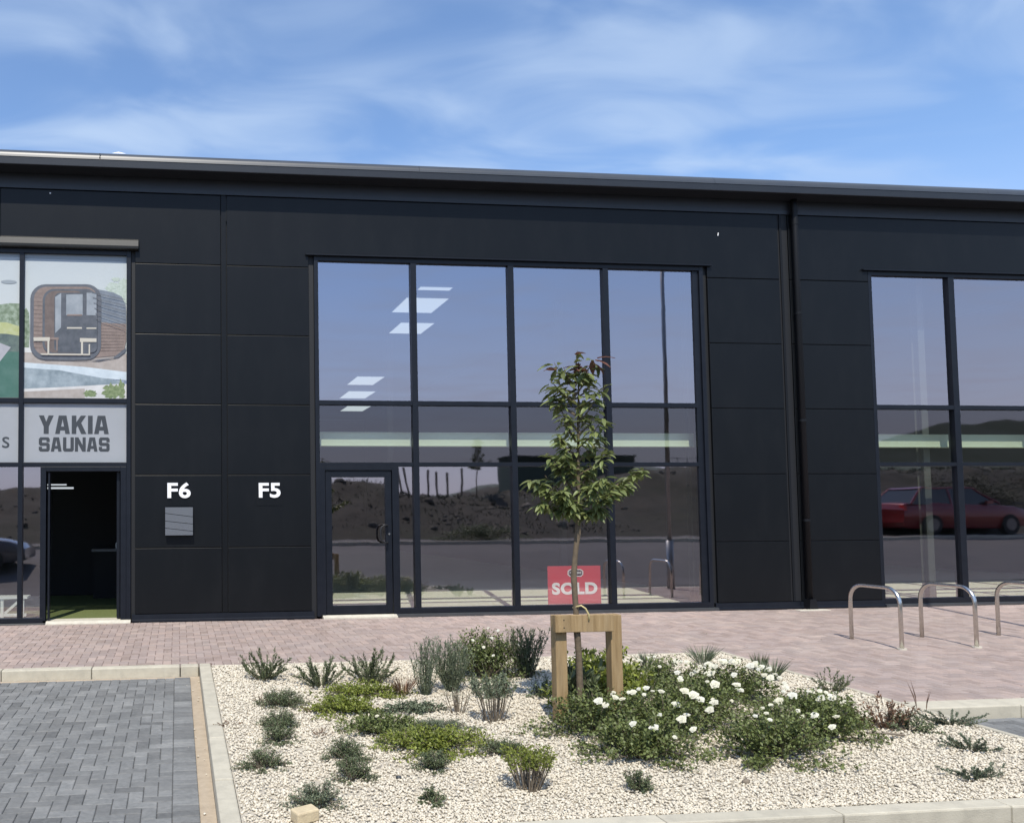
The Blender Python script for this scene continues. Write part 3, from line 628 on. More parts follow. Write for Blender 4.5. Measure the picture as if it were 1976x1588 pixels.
# window graphics of unit F6 -------------------------------------------
FY = GY-0.004
GL = {
'Y': ([[(0,1),(.34,1),(.5,.66),(.66,1),(1,1),(.67,.40),(.67,0),(.33,0),(.33,.40)]],1.0),
'A': ([[(0,0),(.31,0),(.35,.19),(.65,.19),(.69,0),(1,0),(.76,1),(.24,1)],[(.40,.40),(.60,.40),(.5,.80)]],1.02),
'K': ([[(0,0),(.31,0),(.31,.34),(.40,.44),(.64,0),(1,0),(.64,.60),(.97,1),(.62,1),(.31,.64),(.31,1),(0,1)]],1.0),
'I': ([[(0,0),(.32,0),(.32,1),(0,1)]],0.32),
'S': ([[(1,.66),(.70,.66),(.70,.80),(.30,.80),(.30,.62),(.86,.62),(1,.50),(1,.12),(.86,0),(.14,0),(0,.12),(0,.34),(.30,.34),(.30,.20),(.70,.20),(.70,.40),(.14,.40),(0,.52),(0,.88),(.14,1),(.86,1),(1,.88)]],1.0),
'U': ([[(0,1),(.31,1),(.31,.22),(.69,.22),(.69,1),(1,1),(1,.12),(.86,0),(.14,0),(0,.12)]],1.0),
'N': ([[(0,0),(.29,0),(.29,.55),(.68,0),(1,0),(1,1),(.71,1),(.71,.45),(.32,1),(0,1)]],1.0)}
def word(parent, txt, x0, x1, z0, z1, y):
    tot = sum(GL[c][1] for c in txt)+0.10*(len(txt)-1); k = (x1-x0)/tot; x = x0; h = z1-z0
    for c in txt:
        sp,wd = GL[c]; me = curve_mesh('letter', [[(px*k if c!='I' else px*k, pz*h) for px,pz in s_] for s_ in sp], 0.0016, M['filmtext'])
        o = link('letter', me, parent); o.location = (x,y,z0); x += (wd+0.10)*k
t_ = M['film'].node_tree; mo = t_.nodes['Material Output']; pr = t_.nodes['Principled BSDF']; tt = t_.nodes.new('ShaderNodeBsdfTransparent'); mm_ = t_.nodes.new('ShaderNodeMixShader'); mm_.inputs[0].default_value = 0.28
t_.links.new(pr.outputs[0], mm_.inputs[1]); t_.links.new(tt.outputs[0], mm_.inputs[2]); t_.links.new(mm_.outputs[0], mo.inputs[0])
gr = empty('window_sign', 'grey frosted window film lettered YAKIA SAUNAS above the open door', 'sign', loc=(-1.58,FY,2.489))
MB().box(-0.792,0.785,-0.001,0.0,0.004,0.925).build('film', M['film'], gr)
word(gr,'YAKIA',-2.141+1.58,-1.062+1.58,2.936-2.489,3.225-2.489,-0.0025); word(gr,'SAUNAS',-2.139+1.58,-1.053+1.58,2.66-2.489,2.884-2.489,-0.0025)
gr2 = empty('window_sign', 'grey frosted window film ending in a thin letter s at the left edge', 'sign', loc=(-3.26,FY,2.489))
MB().box(-0.82,0.812,-0.001,0.0,0.004,0.925).build('film', M['film'], gr2)
me, wd = text_mesh('letter','s',0.175,0.0015,M['filmtext'],bold=0.0); o = link('letter',me,gr2); o.location = (-2.694+3.26,-0.0015,2.714-2.489); o.scale = (0.11/wd,1,1)

def flat(name, col, c2=None, sc=3, rough=0.5): return mat(name, col, rough, noise=(sc,0.9,c2) if c2 else None)
def grad_mat(name, c0, c1, z0, z1):
    m = mat(name, c0, 0.5); t = m.node_tree; P = t.nodes['Principled BSDF']; g_ = t.nodes.new('ShaderNodeNewGeometry'); s_ = t.nodes.new('ShaderNodeSeparateXYZ'); t.links.new(g_.outputs['Position'], s_.inputs[0])
    n_ = t.nodes.new('ShaderNodeTexNoise'); n_.inputs['Scale'].default_value = 2.2; n_.inputs['Detail'].default_value = 5; t.links.new(g_.outputs['Position'], n_.inputs['Vector'])
    a_ = t.nodes.new('ShaderNodeMath'); a_.operation = 'MULTIPLY_ADD'; a_.inputs[1].default_value = 0.9; t.links.new(n_.outputs[0], a_.inputs[0]); t.links.new(s_.outputs[2], a_.inputs[2])
    r_ = t.nodes.new('ShaderNodeMapRange'); r_.inputs[1].default_value = z0+.45; r_.inputs[2].default_value = z1+.45; t.links.new(a_.outputs[0], r_.inputs[0])
    x_ = t.nodes.new('ShaderNodeMix'); x_.data_type = 'RGBA'; x_.inputs[6].default_value = (*c0,1); x_.inputs[7].default_value = (*c1,1); t.links.new(r_.outputs[0], x_.inputs[0]); t.links.new(x_.outputs[2], P.inputs['Base Color']); return m
PC = dict(sky=grad_mat('print_sky',(0.52,0.55,0.54),(0.42,0.47,0.50),4.4,5.9), band=flat('print_band',(0.26,0.30,0.33)), deck=flat('print_deck',(0.33,0.29,0.26),(0.42,0.38,0.35),9), deckl=flat('print_deck_pale',(0.52,0.51,0.50),(0.62,0.62,0.61),6),
 water=flat('print_water',(0.17,0.22,0.25),(0.36,0.42,0.46),5), waterl=flat('print_water_pale',(0.55,0.62,0.66),(0.43,0.50,0.55),8), shell=flat('print_shell',(0.085,0.095,0.115),(0.12,0.13,0.15),8), roof=flat('print_roof',(0.13,0.155,0.19),(0.20,0.23,0.27),7),
 wood=flat('print_cedar',(0.19,0.145,0.125),(0.26,0.20,0.175),14), wood2=flat('print_cedar_dark',(0.115,0.088,0.08),(0.16,0.125,0.11),14), pane=flat('print_pane',(0.22,0.25,0.28),(0.32,0.35,0.38),6), paned=flat('print_pane_dark',(0.06,0.07,0.085),(0.11,0.12,0.14),8),
 bench=flat('print_bench',(0.50,0.47,0.40)), tree=flat('print_tree',(0.12,0.17,0.10),(0.35,0.42,0.33),16), treel=flat('print_tree_pale',(0.36,0.43,0.36),(0.50,0.56,0.52),22), field=flat('print_field',(0.38,0.41,0.18),(0.45,0.48,0.28),12), wall=flat('print_wall',(0.60,0.61,0.60)),
 teal=flat('print_teal',(0.045,0.13,0.10),(0.08,0.17,0.14),5), hedge=flat('print_hedge',(0.07,0.10,0.10),(0.14,0.19,0.16),9), gable=flat('print_gable',(0.34,0.34,0.37),(0.42,0.42,0.44),6), shrub=flat('print_shrub',(0.10,0.15,0.06),(0.28,0.33,0.17),24))
def mapp(px, py):
    top = 62+(px-173)*(22/724.0)
    return (-2.373+(px-173)/(897-173)*1.583, 3.494+(1106-py)/(1106-top)*(5.775-3.494))
def blob(cx, cy, rx, ry, seed, n=22, amp=.25):
    rr = random.Random(seed); return [(cx+rx*(1+rr.uniform(-amp,amp))*math.cos(2*math.pi*i/n), cy+ry*(1+rr.uniform(-amp,amp))*math.sin(2*math.pi*i/n)) for i in range(n)]
def rrect(x0,y0,x1,y1,r_,r2=None):
    out=[]
    for cx_,cy_,a0 in ((x1-r_,y0+r_,-90),(x1-r_,y1-r_,0),(x0+r_,y1-r_,90),(x0+r_,y0+r_,180)):
        for k in range(7):
            a = R(a0+k*15); out.append((cx_+r_*math.cos(a), cy_+r_*math.sin(a)))
    return out
class Print:
    def __init__(s, e): s.e = e; s.k = 0
    def add(s, name, pts, m, px=True):
        s.k += 1; q = [mapp(*p) for p in pts] if px else pts
        a = sum(q[i][0]*q[(i+1)%len(q)][1]-q[(i+1)%len(q)][0]*q[i][1] for i in range(len(q)))
        if a < 0: q = q[::-1]
        y = FY-0.0006*s.k; MB().poly([(x,y,z) for x,z in q]).build(name, PC[m], s.e)
ps = empty('window_poster', 'window print of a rounded timber sauna cabin beside a pool', 'poster'); p = Print(ps)
p.add('sky',[(173,60),(897,82),(897,900),(173,900)],'sky'); p.add('shade_band',[(173,62),(897,84),(897,124),(173,96)],'band')
for i,(cx_,cy_,rx,ry) in enumerate(((830,330,75,50),(870,280,40,35),(790,300,40,22),(820,250,28,16),(880,380,30,60))): p.add('tree_top',blob(cx_,cy_,rx,ry,i,26,.35),'treel')
p.add('shrubbery',[(173,470),(186,455),(205,490),(212,640),(205,745),(173,745)],'tree'); p.add('low_wall',[(173,742),(230,745),(230,778),(173,780)],'wall')
p.add('deck',[(173,778),(897,785),(897,915),(600,900),(173,850)],'deck'); p.add('pool_edge',[(173,850),(600,880),(897,915),(897,975),(500,940),(173,890)],'waterl')
p.add('pool_water',[(173,888),(420,905),(700,955),(897,985),(840,1000),(500,1022),(173,1040)],'water'); p.add('pool_side',[(173,1040),(500,1022),(840,1000),(897,1000),(897,1106),(173,1106)],'deckl')
p.add('paving_strip',[(173,1060),(600,1035),(600,1106),(173,1106)],'deck')
for i,(cx_,cy_,rx,ry) in enumerate(((640,1070,50,35),(790,1055,60,55),(860,1040,42,65),(870,1090,30,18))): p.add('shrub',blob(cx_,min(cy_,1104),rx if cx_+rx*1.3<897 else (890-cx_)/1.3,min(ry,(1104-cy_)/1.3 if cy_>1060 else ry),i+9,26,.28),'shrub')
p.add('barrel_roof',[(600,285),(700,325),(800,345),(860,375),(888,430),(893,480),(893,575),(700,560),(640,330)],'roof')
p.add('barrel_side',[(690,560),(893,572),(893,690),(880,760),(820,800),(640,815),(690,700)],'wood')
for k in range(9): p.add('plank_line',[(700-k,580+k*23),(893-k*3,590+k*21),(893-k*3,592+k*21),(700-k,583+k*23)],'wood2')
p.add('barrel_underside',[(290,822),(640,835),(800,815),(895,740),(885,775),(840,812),(700,838),(320,832)],'shell')
p.add('front_shell',rrect(215,287,715,830,105),'shell'); p.add('porch_lining',rrect(240,305,688,800,88),'wood')
for k in range(14): p.add('plank_line',[(240,350+k*30),(300,352+k*30),(300,354+k*30),(240,352+k*30)],'wood2')
p.add('inner_arch',rrect(302,322,688,790,80),'paned'); p.add('inner_lining',rrect(318,335,600,782,72),'wood2')
p.add('end_wall',rrect(385,350,688,780,40),'paned')
p.add('side_pane',[(390,380),(432,352),(432,600),(392,640)],'pane'); p.add('door_glass',[(468,362),(584,360),(584,512),(468,512)],'pane'); p.add('right_glass',[(612,350),(682,352),(682,512),(612,512)],'pane')
p.add('reflected_wall',[(474,505),(580,505),(580,516),(474,516)],'wood'); p.add('shelf',[(474,598),(580,598),(580,609),(474,609)],'bench'); p.add('shelf',[(612,600),(682,600),(682,610),(612,610)],'bench')
p.add('bench',[(240,672),(354,670),(354,698),(242,698)],'bench'); p.add('bench_leg',[(338,698),(351,698),(351,792),(338,792)],'bench'); p.add('bench_back',[(354,672),(416,672),(416,690),(354,690)],'wood'); p.add('bench_leg',[(400,690),(410,690),(410,770),(400,770)],'wood')
p.add('bench',[(566,676),(683,678),(683,704),(566,704)],'bench'); p.add('bench_leg',[(574,704),(588,704),(588,794),(574,794)],'bench'); p.add('porch_floor',[(285,787),(636,789),(640,799),(300,798)],'bench'); p.add('bench_leg',[(628,720),(638,720),(638,795),(628,795)],'bench')
for k in range(6): yq = 345+k*38; p.add('roof_course',[(650+k*6,yq),(885,yq+52+k*4),(885,yq+56+k*4),(650+k*6,yq+4)],'shell')
ps2 = empty('window_poster', 'window print of green fields and a gabled shape at the left edge', 'poster'); q_ = Print(ps2); X0, X1 = -4.085, -2.443
q_.add('sky',[(X0,3.494),(X1,3.494),(X1,5.775),(X0,5.775)],'sky',False); q_.add('shade_band',[(X0,5.725),(X1,5.715),(X1,5.775),(X0,5.775)],'band',False)
q_.add('woods',[(X0,4.6),(X1,4.6),(X1,4.98),(X1-.15,4.985),(X1-.3,4.96),(X1-.45,4.90),(X1-.8,4.95),(X0,4.9)],'tree',False)
q_.add('field',[(X0,4.45),(X1,4.45),(X1,4.62),(X1-.2,4.68),(X0,4.7)],'field',False); q_.add('field_edge',[(X0,4.40),(X1,4.45),(X1,4.52),(X1-.3,4.545),(X0,4.55)],'field',False)
q_.add('hedge',[(X0,4.1),(X1,4.1),(X1,4.47),(X1-.2,4.50),(X0,4.50)],'hedge',False); q_.add('lawn',[(X0,3.494),(X1,3.494),(X1,4.22),(X0,4.2)],'teal',False); q_.add('gable',[(X0,3.9),(X1-.32,4.03),(X1-.13,4.29),(X1-.36,4.38),(X0,4.6)],'gable',False)
q_.add('cloud',blob(0,0,1,1,3,20,.2) and [(X1-.17+.12*math.cos(a/10*math.pi),5.32+.03*math.sin(a/10*math.pi)) for a in range(20)],'band',False)

# concrete channel cover by the downpipe
cc = tag(MB().chbox(10.30,10.86,-0.27,-0.14,-0.02,0.010,0.004,zf=gz).build('drain_block', M['thresh']), 'pale concrete block on the paving at the foot of the downpipe', 'drain block')

# ------------------------------------------------------------------ cycle stands
def stand():
    e = empty('cycle_stand', None, None); ya, yb, h, r_ = -3.575+3.2, -2.80+3.2, 0.745, 0.024; rad_ = 0.20
    pts = [(0,ya,-0.03),(0,ya,h-rad_)]
    for k in range(1,8): a = R(90*k/8); pts.append((0,ya+rad_-rad_*math.cos(a),h-rad_+rad_*math.sin(a)))
    pts += [(0,ya+rad_,h),(0,yb-rad_,h)]
    for k in range(1,8): a = R(90*k/8); pts.append((0,yb-rad_+rad_*math.sin(a),h-rad_+rad_*math.cos(a)))
    pts += [(0,yb,h-rad_),(0,yb,0.0)]
    o = MB().tube(pts, r_, 16).build('hoop', M['steel'], e, smooth=True)
    for y in (ya,yb): MB().tube([(0,y,-0.002 if y>-0.2 else -.012),(0,y,0.006)],0.052,16).build('base_plate', M['thresh'], e)
    return e
st = stand(); kids = list(st.children)
labs = ['leftmost of the bare steel hoop cycle stands on the pink paving','middle steel hoop cycle stand with the tall window mullion behind it','steel hoop cycle stand cut by the right edge of the photo']
for i,x in enumerate((9.005,10.043,11.20)):
    if i == 0: e = st
    else:
        e = st.copy(); COL.objects.link(e)
        for c in kids: d = c.copy(); COL.objects.link(d); d.parent = e
    e.location = (x,-3.2,gz(-3.2)); tag(e, labs[i], 'cycle stand', 'cycle stands on the pink paving')

# ------------------------------------------------------------------ foliage tools
def leaves(C, D, Nn, Ln, Wd, curl=0.15, fold=0.25):
    """each leaf: 6 verts, 4 tris-quads; C base, D direction, Nn normal"""
    n = len(C); D = D/np.linalg.norm(D,axis=1)[:,None]
    Sd = np.cross(D,Nn); Sd /= (np.linalg.norm(Sd,axis=1)[:,None]+1e-9); U = np.cross(Sd,D)
    L_ = Ln[:,None]; W_ = Wd[:,None]
    mid = C+D*L_*0.5+U*(L_*curl*0.5); tip = C+D*L_*0.96-U*(L_*curl*0.6)
    lf = C+D*L_*0.45+Sd*W_*0.5+U*(W_*fold); rg = C+D*L_*0.45-Sd*W_*0.5+U*(W_*fold)
    V = np.stack([C,lf,mid-U*(L_*curl*.3),rg,tip],1).reshape(-1,3)
    F = np.array([(0,2,1),(1,2,4),(0,3,2),(3,4,2)]); F = (F[None]+5*np.arange(n)[:,None,None]).reshape(-1,3)
    return V, F, np.repeat(rng.random(n),4)
def unit(n):
    v = rng.normal(size=(n,3)); return v/np.linalg.norm(v,axis=1)[:,None]
def stems(bases, tips, r0, r1, bend=0.15, seg=4):
    """thin three sided stems"""
    n = len(bases); t = np.linspace(0,1,seg+1)[None,:,None]; b = bases[:,None,:]; e = tips[:,None,:]
    P = b+(e-b)*t; L_ = np.linalg.norm(tips-bases,axis=1)[:,None,None]; off = unit(n)[:,None,:]; P = P+off*L_*bend*np.sin(t*math.pi)
    r_ = (r0*(1-t)+r1*t); d = tips-bases; d = d/(np.linalg.norm(d,axis=1)[:,None]+1e-9); a = np.cross(d,unit(n)); a /= np.linalg.norm(a,axis=1)[:,None]; c = np.cross(d,a)
    ring = np.stack([P+r_*(a[:,None,:]*math.cos(k*2.094)+c[:,None,:]*math.sin(k*2.094)) for k in range(3)],2)
    V = ring.reshape(-1,3); F = []
    base = np.arange(n)*(seg+1)*3
    for s_ in range(seg):
        for k in range(3):
            F.append(np.stack([base+s_*3+k,base+s_*3+(k+1)%3,base+(s_+1)*3+(k+1)%3,base+(s_+1)*3+k],1))
    F = np.concatenate(F); return V, F, rng.random(len(F)), P
def bush(name, x, y, label, cat, group, rx, ry, h, nl, ll, lw, m, mst='twig', style='dome', nst=24, lean=0.0):
    z = gz(y)-0.01; e = empty(name, label, cat, group, loc=(x,y,z))
    if style == 'dome':        # leafy mound of side shoots
        nc = max(8,nl//45); th = rng.random(nc)*2*math.pi; rr = np.sqrt(rng.random(nc))*rng.uniform(.75,1.15,nc); run = rng.random(nc) < .24; rr = np.where(run, rng.uniform(.95,1.5,nc), rr)
        hh = h*np.sqrt(np.clip(1-(rr*0.85)**2,0.05,1))*rng.uniform(.55,1.22,nc)*np.where(run,.55,1.0)
        tips = np.stack([rx*rr*np.cos(th),ry*rr*np.sin(th),hh],1); bases = tips*np.array([.12,.12,0.0])
        V,F,r_,P = stems(bases,tips,.004,.0018,.10); link('stems', npmesh('stems',V,F,M[mst],r_), e)
        k = rng.integers(0,nc,nl); t = 1-rng.random(nl)**1.4*0.62
        C = bases[k]+(tips[k]-bases[k])*t[:,None]+unit(nl)*(np.array([rx,ry,h])*0.16)*rng.random(nl)[:,None]**.5
        C[:,2] = np.maximum(C[:,2],0.012); D = unit(nl)+np.array([0,0,.25])+C*np.array([1.2,1.2,.3]); Nn = unit(nl)*.7+np.array([0,0,1.0])
        V,F,r_ = leaves(C,D,Nn,ll*rng.uniform(.6,1.25,nl),lw*rng.uniform(.7,1.2,nl)); link('foliage', npmesh('foliage',V,F,M[m],r_), e)
    elif style in ('spray','upright','flat'):  # arching stems clothed in needles
        th = rng.random(nst)*2*math.pi
        if style == 'spray': sp = rng.uniform(.35,1.1,nst); hh = h*rng.uniform(.35,1.05,nst)*(1.15-.45*sp)
        elif style == 'upright': sp = rng.uniform(.1,1.0,nst); hh = h*rng.uniform(.6,1.08,nst)
        else: sp = rng.uniform(.3,1.1,nst); hh = h*rng.uniform(.2,1.0,nst)
        bases = np.stack([rx*.18*np.cos(th)*sp,ry*.18*np.sin(th)*sp,np.zeros(nst)],1); tips = np.stack([rx*sp*np.cos(th)+lean*h,ry*sp*np.sin(th),hh],1)
        V,F,r_,P = stems(bases,tips,.0035,.0012,.12,5); link('stems', npmesh('stems',V,F,M[mst],r_), e)
        k = rng.integers(0,nst,nl); t = rng.random(nl)**.75*5*0.999; i_ = t.astype(int); f_ = (t-i_)[:,None]
        C = P[k,i_]*(1-f_)+P[k,i_+1]*f_; ax = tips[k]-bases[k]; ax /= np.linalg.norm(ax,axis=1)[:,None]
        D = unit(nl)*.75+ax*.9+np.array([0,0,.15]); V,F,r_ = leaves(C,D,unit(nl)+np.array([0,0,.6]),ll*rng.uniform(.6,1.2,nl),lw*rng.uniform(.7,1.2,nl),.1,.1); link('foliage', npmesh('foliage',V,F,M[m],r_), e)
    elif style == 'vase':      # bare stems carrying a leafy top
        th = rng.random(nst)*2*math.pi; sp = np.sqrt(rng.random(nst)); bases = np.stack([rx*.42*sp*np.cos(th),ry*.42*sp*np.sin(th),np.zeros(nst)],1)
        tips = np.stack([rx*sp*np.cos(th),ry*sp*np.sin(th),h*rng.uniform(.8,1.05,nst)],1); V,F,r_,P = stems(bases,tips,.0045,.0018,.07,4); link('stems', npmesh('stems',V,F,M[mst],r_), e)
        k = rng.integers(0,nst,nl); t = rng.uniform(.66,1.02,nl)[:,None]; C = bases[k]*(1-t)+tips[k]*t+unit(nl)*.022
        V,F,r_ = leaves(C,unit(nl)+np.array([0,0,.6]),unit(nl)+np.array([0,0,.8]),ll*rng.uniform(.6,1.2,nl),lw*rng.uniform(.7,1.2,nl)); link('foliage', npmesh('foliage',V,F,M[m],r_), e)
    elif style == 'grass':
        th = rng.random(nst)*2*math.pi; sp = rng.uniform(.15,1.0,nst); C = np.stack([.03*np.cos(th),.03*np.sin(th),np.zeros(nst)],1)
        D = np.stack([rx*sp*np.cos(th),ry*sp*np.sin(th),h*rng.uniform(.7,1.05,nst)],1); V,F,r_ = leaves(C,D,unit(nst)*.3+np.stack([-np.cos(th),-np.sin(th),.2*np.ones(nst)],1),np.linalg.norm(D,axis=1),lw*rng.uniform(.7,1.2,nst),.10,.05); link('blades', npmesh('blades',V,F,M[m],r_), e)
    return e

litter()
# flower: rosette of petals, a few variants shared
def flower_mesh(seed, r0):
    rr = random.Random(seed); V=[];F=[]
    for ring,(n_,ra,el) in enumerate(((5,1.0,.10),(5,.72,.5),(4,.42,1.0))):
        for k in range(n_):
            a = 2*math.pi*(k+.5*ring)/n_+rr.uniform(-.15,.15); ca,sa = math.cos(a),math.sin(a); L_ = r0*ra*rr.uniform(.85,1.1); w_ = L_*.52; h_ = L_*math.tan(el*.6)
            b = len(V); V += [(0,0,.001*ring),(ca*L_*.6-sa*w_,sa*L_*.6+ca*w_,h_*.6+r0*.1),(ca*L_,sa*L_,h_),(ca*L_*.6+sa*w_,sa*L_*.6-ca*w_,h_*.6+r0*.1)]; F.append((b,b+1,b+2,b+3))
    return npmesh('flower', np.array(V), np.array(F), M['petal'], None)
FM = [flower_mesh(i, r_) for i,r_ in enumerate((.020,.030,.038,.046))]
def flower(parent, x, y, z, big):
    o = link('flower', FM[big], parent); o.location = (x,y,z)
    d = Vector((CAM.x-x-parent.location.x, CAM.y-y-parent.location.y, 5)).normalized()
    q = Vector((0,0,1)).rotation_difference((d*0.9+Vector((random.uniform(-.5,.5),random.uniform(-.5,.5),.5))).normalized()); o.rotation_euler = q.to_euler()
    return o

# --- plants of the gravel garden
G1 = 'sprawling dark needle shrubs along the back of the garden'
bush('shrub',0.92,-4.22,'sprawling dark needled shrub, leftmost plant along the back of the garden','shrub',G1,.30,.24,.33,3200,.036,.009,'dark','twig','spray',34)
bush('shrub',1.47,-4.62,'sprawling dark needled shrub second from the left at the garden back','shrub',G1,.28,.24,.34,3000,.036,.009,'dark','twig','spray',34)
bush('shrub',2.00,-4.50,'bushier dark needled shrub third from the left at the garden back','shrub',G1,.29,.24,.38,3800,.036,.009,'dark','twig','spray',44)
G2 = 'grey green upright plants left of the timber guard'
bush('lavender',2.42,-5.12,'slender grey green upright plant left of the thick tuft','shrub',G2,.16,.14,.52,2200,.034,.007,'sage','sage','upright',60)
bush('lavender',2.72,-4.98,'thick grey green upright tuft in the middle of the garden','shrub',G2,.25,.22,.50,4200,.036,.007,'sage','sage','upright',120)
bush('grass_tuft',2.20,-5.10,'small brownish dry tuft at the foot of the slender upright plant','grass',None,.15,.12,.22,0,.1,.007,'redleaf',None,'grass',60)
bush('shrub',2.50,-5.80,'low twiggy plant nearly bare of leaves below the thick tuft','shrub',None,.16,.12,.22,160,.02,.008,'sage','twig','vase',26)
e = bush('white_flowering_shrub',3.30,-4.42,'tall green shrub with small white flowers by the paving','shrub',None,.40,.28,.50,5200,.036,.019,'rose','twig','dome')
for dx_,dz_,dy_ in ((-.18,.42,-.1),(.02,.44,-.12),(.08,.40,-.15),(-.10,.36,-.2),(-.02,.28,-.26),(.14,.50,0),(.32,.36,-.1),(-.25,.33,-.1),(.05,.52,.05)): flower(e,dx_,dy_,dz_,0)
bush('shrub',2.72,-6.10,'grey green plant on pale bare stems below the white flowering shrub','shrub',None,.21,.16,.38,1500,.032,.013,'sage','twig','vase',46)
bush('shrub',3.02,-5.30,'drooping dark leaved twig between the upright tuft and the guard','shrub',None,.22,.14,.24,420,.045,.016,'dark','twig','spray',14)
bush('shrub',3.72,-4.50,'dark grey spiky shrub behind the left guard post','shrub',None,.28,.2,.50,3400,.05,.010,'dark','twig','upright',80)
bush('shrub',3.52,-5.32,'small dark clump at the foot of the left guard post','shrub',None,.16,.13,.16,700,.03,.015,'dark','twig','dome')
bush('shrub',2.32,-7.72,'dwarf shrub with bare silvery stems and a green top near the front','shrub',None,.19,.15,.27,1900,.022,.012,'lime','twig','vase',64)
G3 = 'small dark green cushion plants in the left gravel'
for x,y,rx,ry,h,lb in ((0.95,-5.35,.20,.15,.13,'cushion plant with a side shoot, upper one of the left column'),
  (0.86,-6.02,.15,.13,.10,'flat dark cushion plant in the middle of the left column'),(0.80,-6.44,.13,.11,.13,'cushion plant with bare grey base, lowest of the left column'),
  (0.62,-7.08,.14,.11,.12,'dark cushion plant alone in the gravel nearest the side kerb'),(1.25,-6.95,.15,.12,.13,'cushion plant just under the bright green creeper'),
  (1.20,-7.38,.12,.12,.15,'cushion plant below another one, left of the garden centre'),(0.87,-7.84,.14,.11,.13,'cushion plant directly behind the pale stone block'),
  (1.62,-7.88,.07,.07,.09,'tiniest dark cushion plant near the front of the garden'),(1.84,-7.26,.13,.11,.11,'cushion plant at the lower end of the bright creeper'),
  (2.44,-6.98,.17,.12,.09,'flat green cushion plant just above the dwarf shrub with silvery stems'),(3.02,-7.84,.09,.08,.12,'small dark plant alone in front of the rose bushes'),(2.16,-6.28,.24,.12,.07,'low pale green mat right of the bright creeper')):
    bush('cushion_plant',x,y,lb,'plant',G3,rx*1.12,ry*1.12,h*1.12,int(5200*rx*ry/.0225*.6)+700,.018,.008,'dark' if 'pale' not in lb else 'sage','twig','dome')
G4 = 'bright green creeper patches'
for x,y,rx,ry,h,m_,lb in ((1.78,-5.02,.42,.20,.12,'lime','bright green creeper patch nearest the paving'),(1.50,-5.62,.27,.34,.13,'lime','bright green creeper patch on the left of its group'),
  (1.68,-6.30,.34,.28,.14,'rose','darker creeper patch with one white flower in the middle of its group'),(1.98,-6.76,.46,.25,.15,'lime','yellowish green creeper patch at the lower right of its group'),(2.12,-5.72,.30,.12,.09,'sage','greyish creeper patch right of the bright ones')):
    e = bush('creeper_patch',x,y,lb,'plant',G4,rx,ry,h,int(34000*rx*ry)+400,.028,.018,m_,'twig','dome')
    if 'white flower' in lb: flower(e,-.05,-.05,h+.01,0)
# twiggy bits
for x,y,lb in ((0.42,-5.95,'tiny dry reddish sprig beside the side kerb'),(0.78,-5.15,'tiny bare sprig above the left cushion plants'),(1.22,-5.62,'dry brown sprig left of the bright creeper'),(1.15,-6.35,'dry sprig right of the lowest cushion of the left column')):
    bush('dry_sprig',x,y,lb,'plant','dry sprigs in the gravel',.13,.09,.07,90,.02,.008,'redleaf','twig','flat',12)

# white roses
G5 = 'white flowering rose bushes right of the guard'
rs = [(3.42,-6.58,.42,.30,.34,'rose bush spreading round the feet of the timber guard'),(3.42,-7.18,.36,.26,.30,'leftmost front rose bush with a few scattered blooms'),
      (3.98,-6.55,.42,.32,.34,'rose bush with large paired blooms left of the centre of the bed'),(4.52,-6.20,.42,.34,.36,'rose bush in the middle of the bed with yellowish blooms'),
      (4.72,-5.35,.45,.30,.34,'rose bush at the back of the bed right of the guard'),(5.25,-5.70,.40,.30,.36,'most heavily flowering rose bush at the back right'),
      (4.45,-7.28,.38,.28,.36,'rose bush at the front of the bed with the fewest blooms low down'),(5.05,-6.85,.40,.30,.36,'rose bush at the right front of the bed'),
      (5.48,-6.55,.26,.22,.26,'rose bush at the right end of the bed near the reddish plant')]
rb = []
for x,y,rx,ry,h,lb in rs: rb.append(bush('rose_bush',x,y,lb,'rose bush',G5,rx*1.10,ry*1.12,h*.93,4200,.034,.021,'rose','twig','dome'))
bush('shrub',3.98,-5.62,'bright green broad leaved shrub round the right guard post','shrub',None,.48,.34,.46,2600,.07,.032,'lime','twig','dome')
bush('shrub',3.52,-6.05,'broad leaved dark shrub growing between the two guard posts','shrub',None,.22,.16,.40,380,.13,.03,'dark','twig','upright',18)
bush('shrub',4.42,-4.60,'upright leafy shoot at the back just right of the guard','shrub',None,.18,.14,.30,700,.05,.022,'rose','twig','upright',22)
